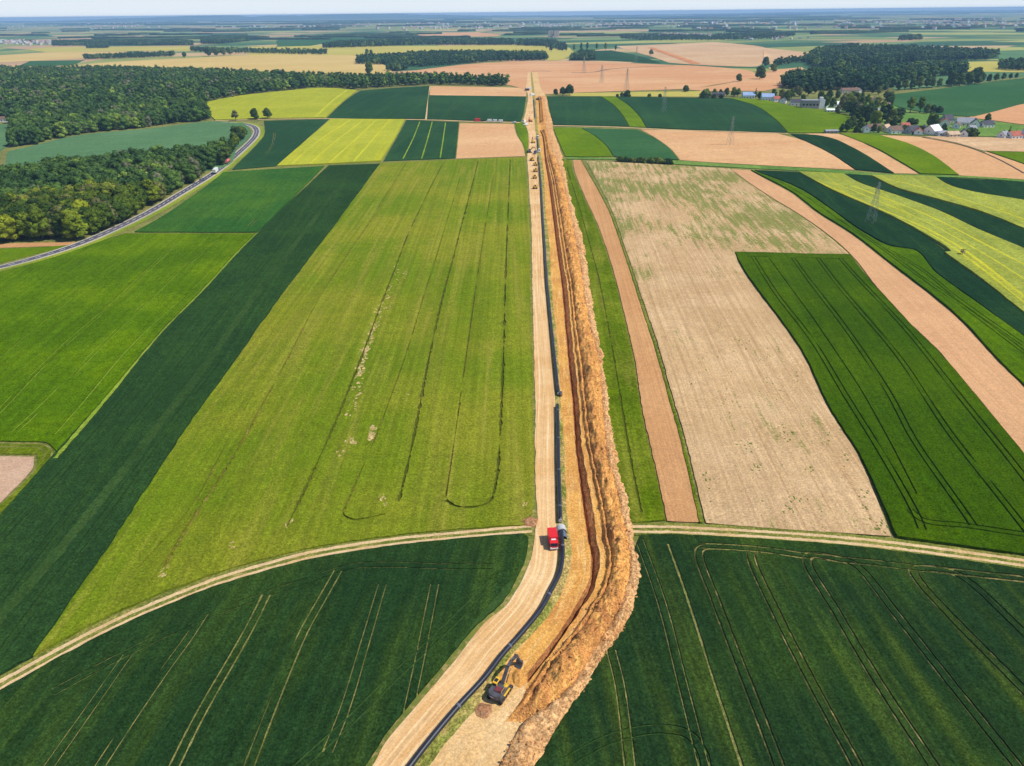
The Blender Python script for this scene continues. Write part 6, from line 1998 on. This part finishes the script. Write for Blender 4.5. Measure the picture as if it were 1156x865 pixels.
MB().box((10.6, -1, 7), (4, 5, 14)).box((14, -1, 5.5), (2.6, 5, 11)).build('tower', m_wall['white'], root)
g = MB()
for k in range(5): g.box((-12 + k * 4.4, -6.05, 5), (2.6, .1, 2.2))
g.build('window', m_dark, root)
# shed in the left wood
house('low white shed at the wood edge on the far left', 12, 137.2, 22, 8, 4, 2.5, 4, 'white', 'brown', chim=False)
house('long pale open shed left of the white wood edge shed', -10, 138, 22, 8, 3.2, 1.5, 0, 'cream', 'brown', chim=False)

# ------------------------------------------------------------------ pylons
m_galv = mat_plain('galvanised_steel', (.24, .28, .26, 1), .6, .3, .2, .2)
def pylon(label, px, py, H, rz, th=.16):
    p = survey(px, py)
    root = empty('lattice_pylon', (p.x, p.y, hz(p.x, p.y)), R(rz))
    tag(root, label, 'pylon', 'lattice pylons of the overhead line')
    b, t_ = H * .105, .45
    lv = [0, .2, .38, .53, .66, .77, .87, .95, 1.0]
    def cor(f, sx, sy):
        w_ = b * (1 - f) ** 1.15 + t_ * f
        return Vector((sx * w_, sy * w_, f * H))
    S = ((-1, -1), (1, -1), (1, 1), (-1, 1))
    m = MB()
    for s in S:
        for a, c in zip(lv, lv[1:]): m.bar(cor(a, *s), cor(c, *s), th)
    m.build('leg_frame', m_galv, root)
    m = MB()
    for a, c in zip(lv, lv[1:]):
        for i in range(4):
            s, q = S[i], S[(i + 1) % 4]
            m.bar(cor(a, *s), cor(c, *q), th * .6); m.bar(cor(a, *q), cor(c, *s), th * .6)
            m.bar(cor(c, *s), cor(c, *q), th * .55)
    m.build('bracing', m_galv, root)
    for f, w_ in ((.80, 2.6), (.90, 3.4), (.99, 1.6)):
        a = MB()
        a.bar((-w_, 0, f * H), (w_, 0, f * H), th * .8); a.bar((-w_, 0, f * H), (0, 0, f * H + 1.0), th * .6); a.bar((w_, 0, f * H), (0, 0, f * H + 1.0), th * .6)
        arm = a.build('cross_arm', m_galv, root)
        for s in (-1, 1): MB().cyl((s * w_, 0, f * H), (s * w_, 0, f * H - 1.2), .12, n=6).build('insulator', m_glass, arm)
    k = MB()
    for s in S: k.box((s[0] * b, s[1] * b, 0), (.9, .9, .7))
    k.build('footing', m_lgrey, root)
pylon('nearest lattice pylon standing in the dark strip below the yellow green rapeseed', 982.5, 252, 25, 40, .105)
pylon('lattice pylon standing in the broad tan field', 824, 163.5, 26, 30, .11)
pylon('lattice pylon on the dark green hillside', 749, 126.5, 30, 30, .12)
pylon('lattice pylon at the lower edge of the far reddish field', 707, 104.2, 34, 30, .18)
pylon('lattice pylon in the middle of the far reddish field', 679, 94, 29, 30, .18)
pylon('lattice pylon left in the far reddish field', 659, 83, 34, 30, .2)
pylon('lattice pylon beyond the far dark green field', 718, 70.5, 38, 30, .2)

# hunting stand in the rapeseed strip
p = survey(1085.5, 289.5)
root = empty('hunting_stand', (p.x, p.y, hz(p.x, p.y)), R(20))
tag(root, 'small wooden raised hunting stand in the yellow green rapeseed', 'hunting stand')
for sx in (-.6, .6):
    for sy in (-.6, .6): MB().bar((sx * 1.25, sy * 1.25, 0), (sx, sy, 2.2), .12).build('leg', m_bark, root)
MB().box((0, 0, 2.25), (1.6, 1.6, .12)).build('floor', m_bark, root)
m_wood = mat_plain('weathered_planks', (.34, .27, .14, 1), .85)
cbn = MB(); cbn.box((0, -.75, 2.7), (1.6, .08, .8)); cbn.box((0, .75, 2.7), (1.6, .08, .8)); cbn.box((-.75, 0, 2.7), (.08, 1.4, .8)); cbn.box((.75, 0, 2.7), (.08, 1.4, .8)); cbn.build('side_boards', m_wood, root)
MB().bar((0, -1, 3.95), (0, 1, 3.75), 1.9, .1).build('roof', m_bark, root)
for sx in (-.7, .7): MB().bar((sx, .7, 3.0), (sx, .7, 3.8), .08).build('post', m_bark, root); MB().bar((sx, -.7, 3.0), (sx, -.7, 3.9), .08).build('post', m_bark, root)
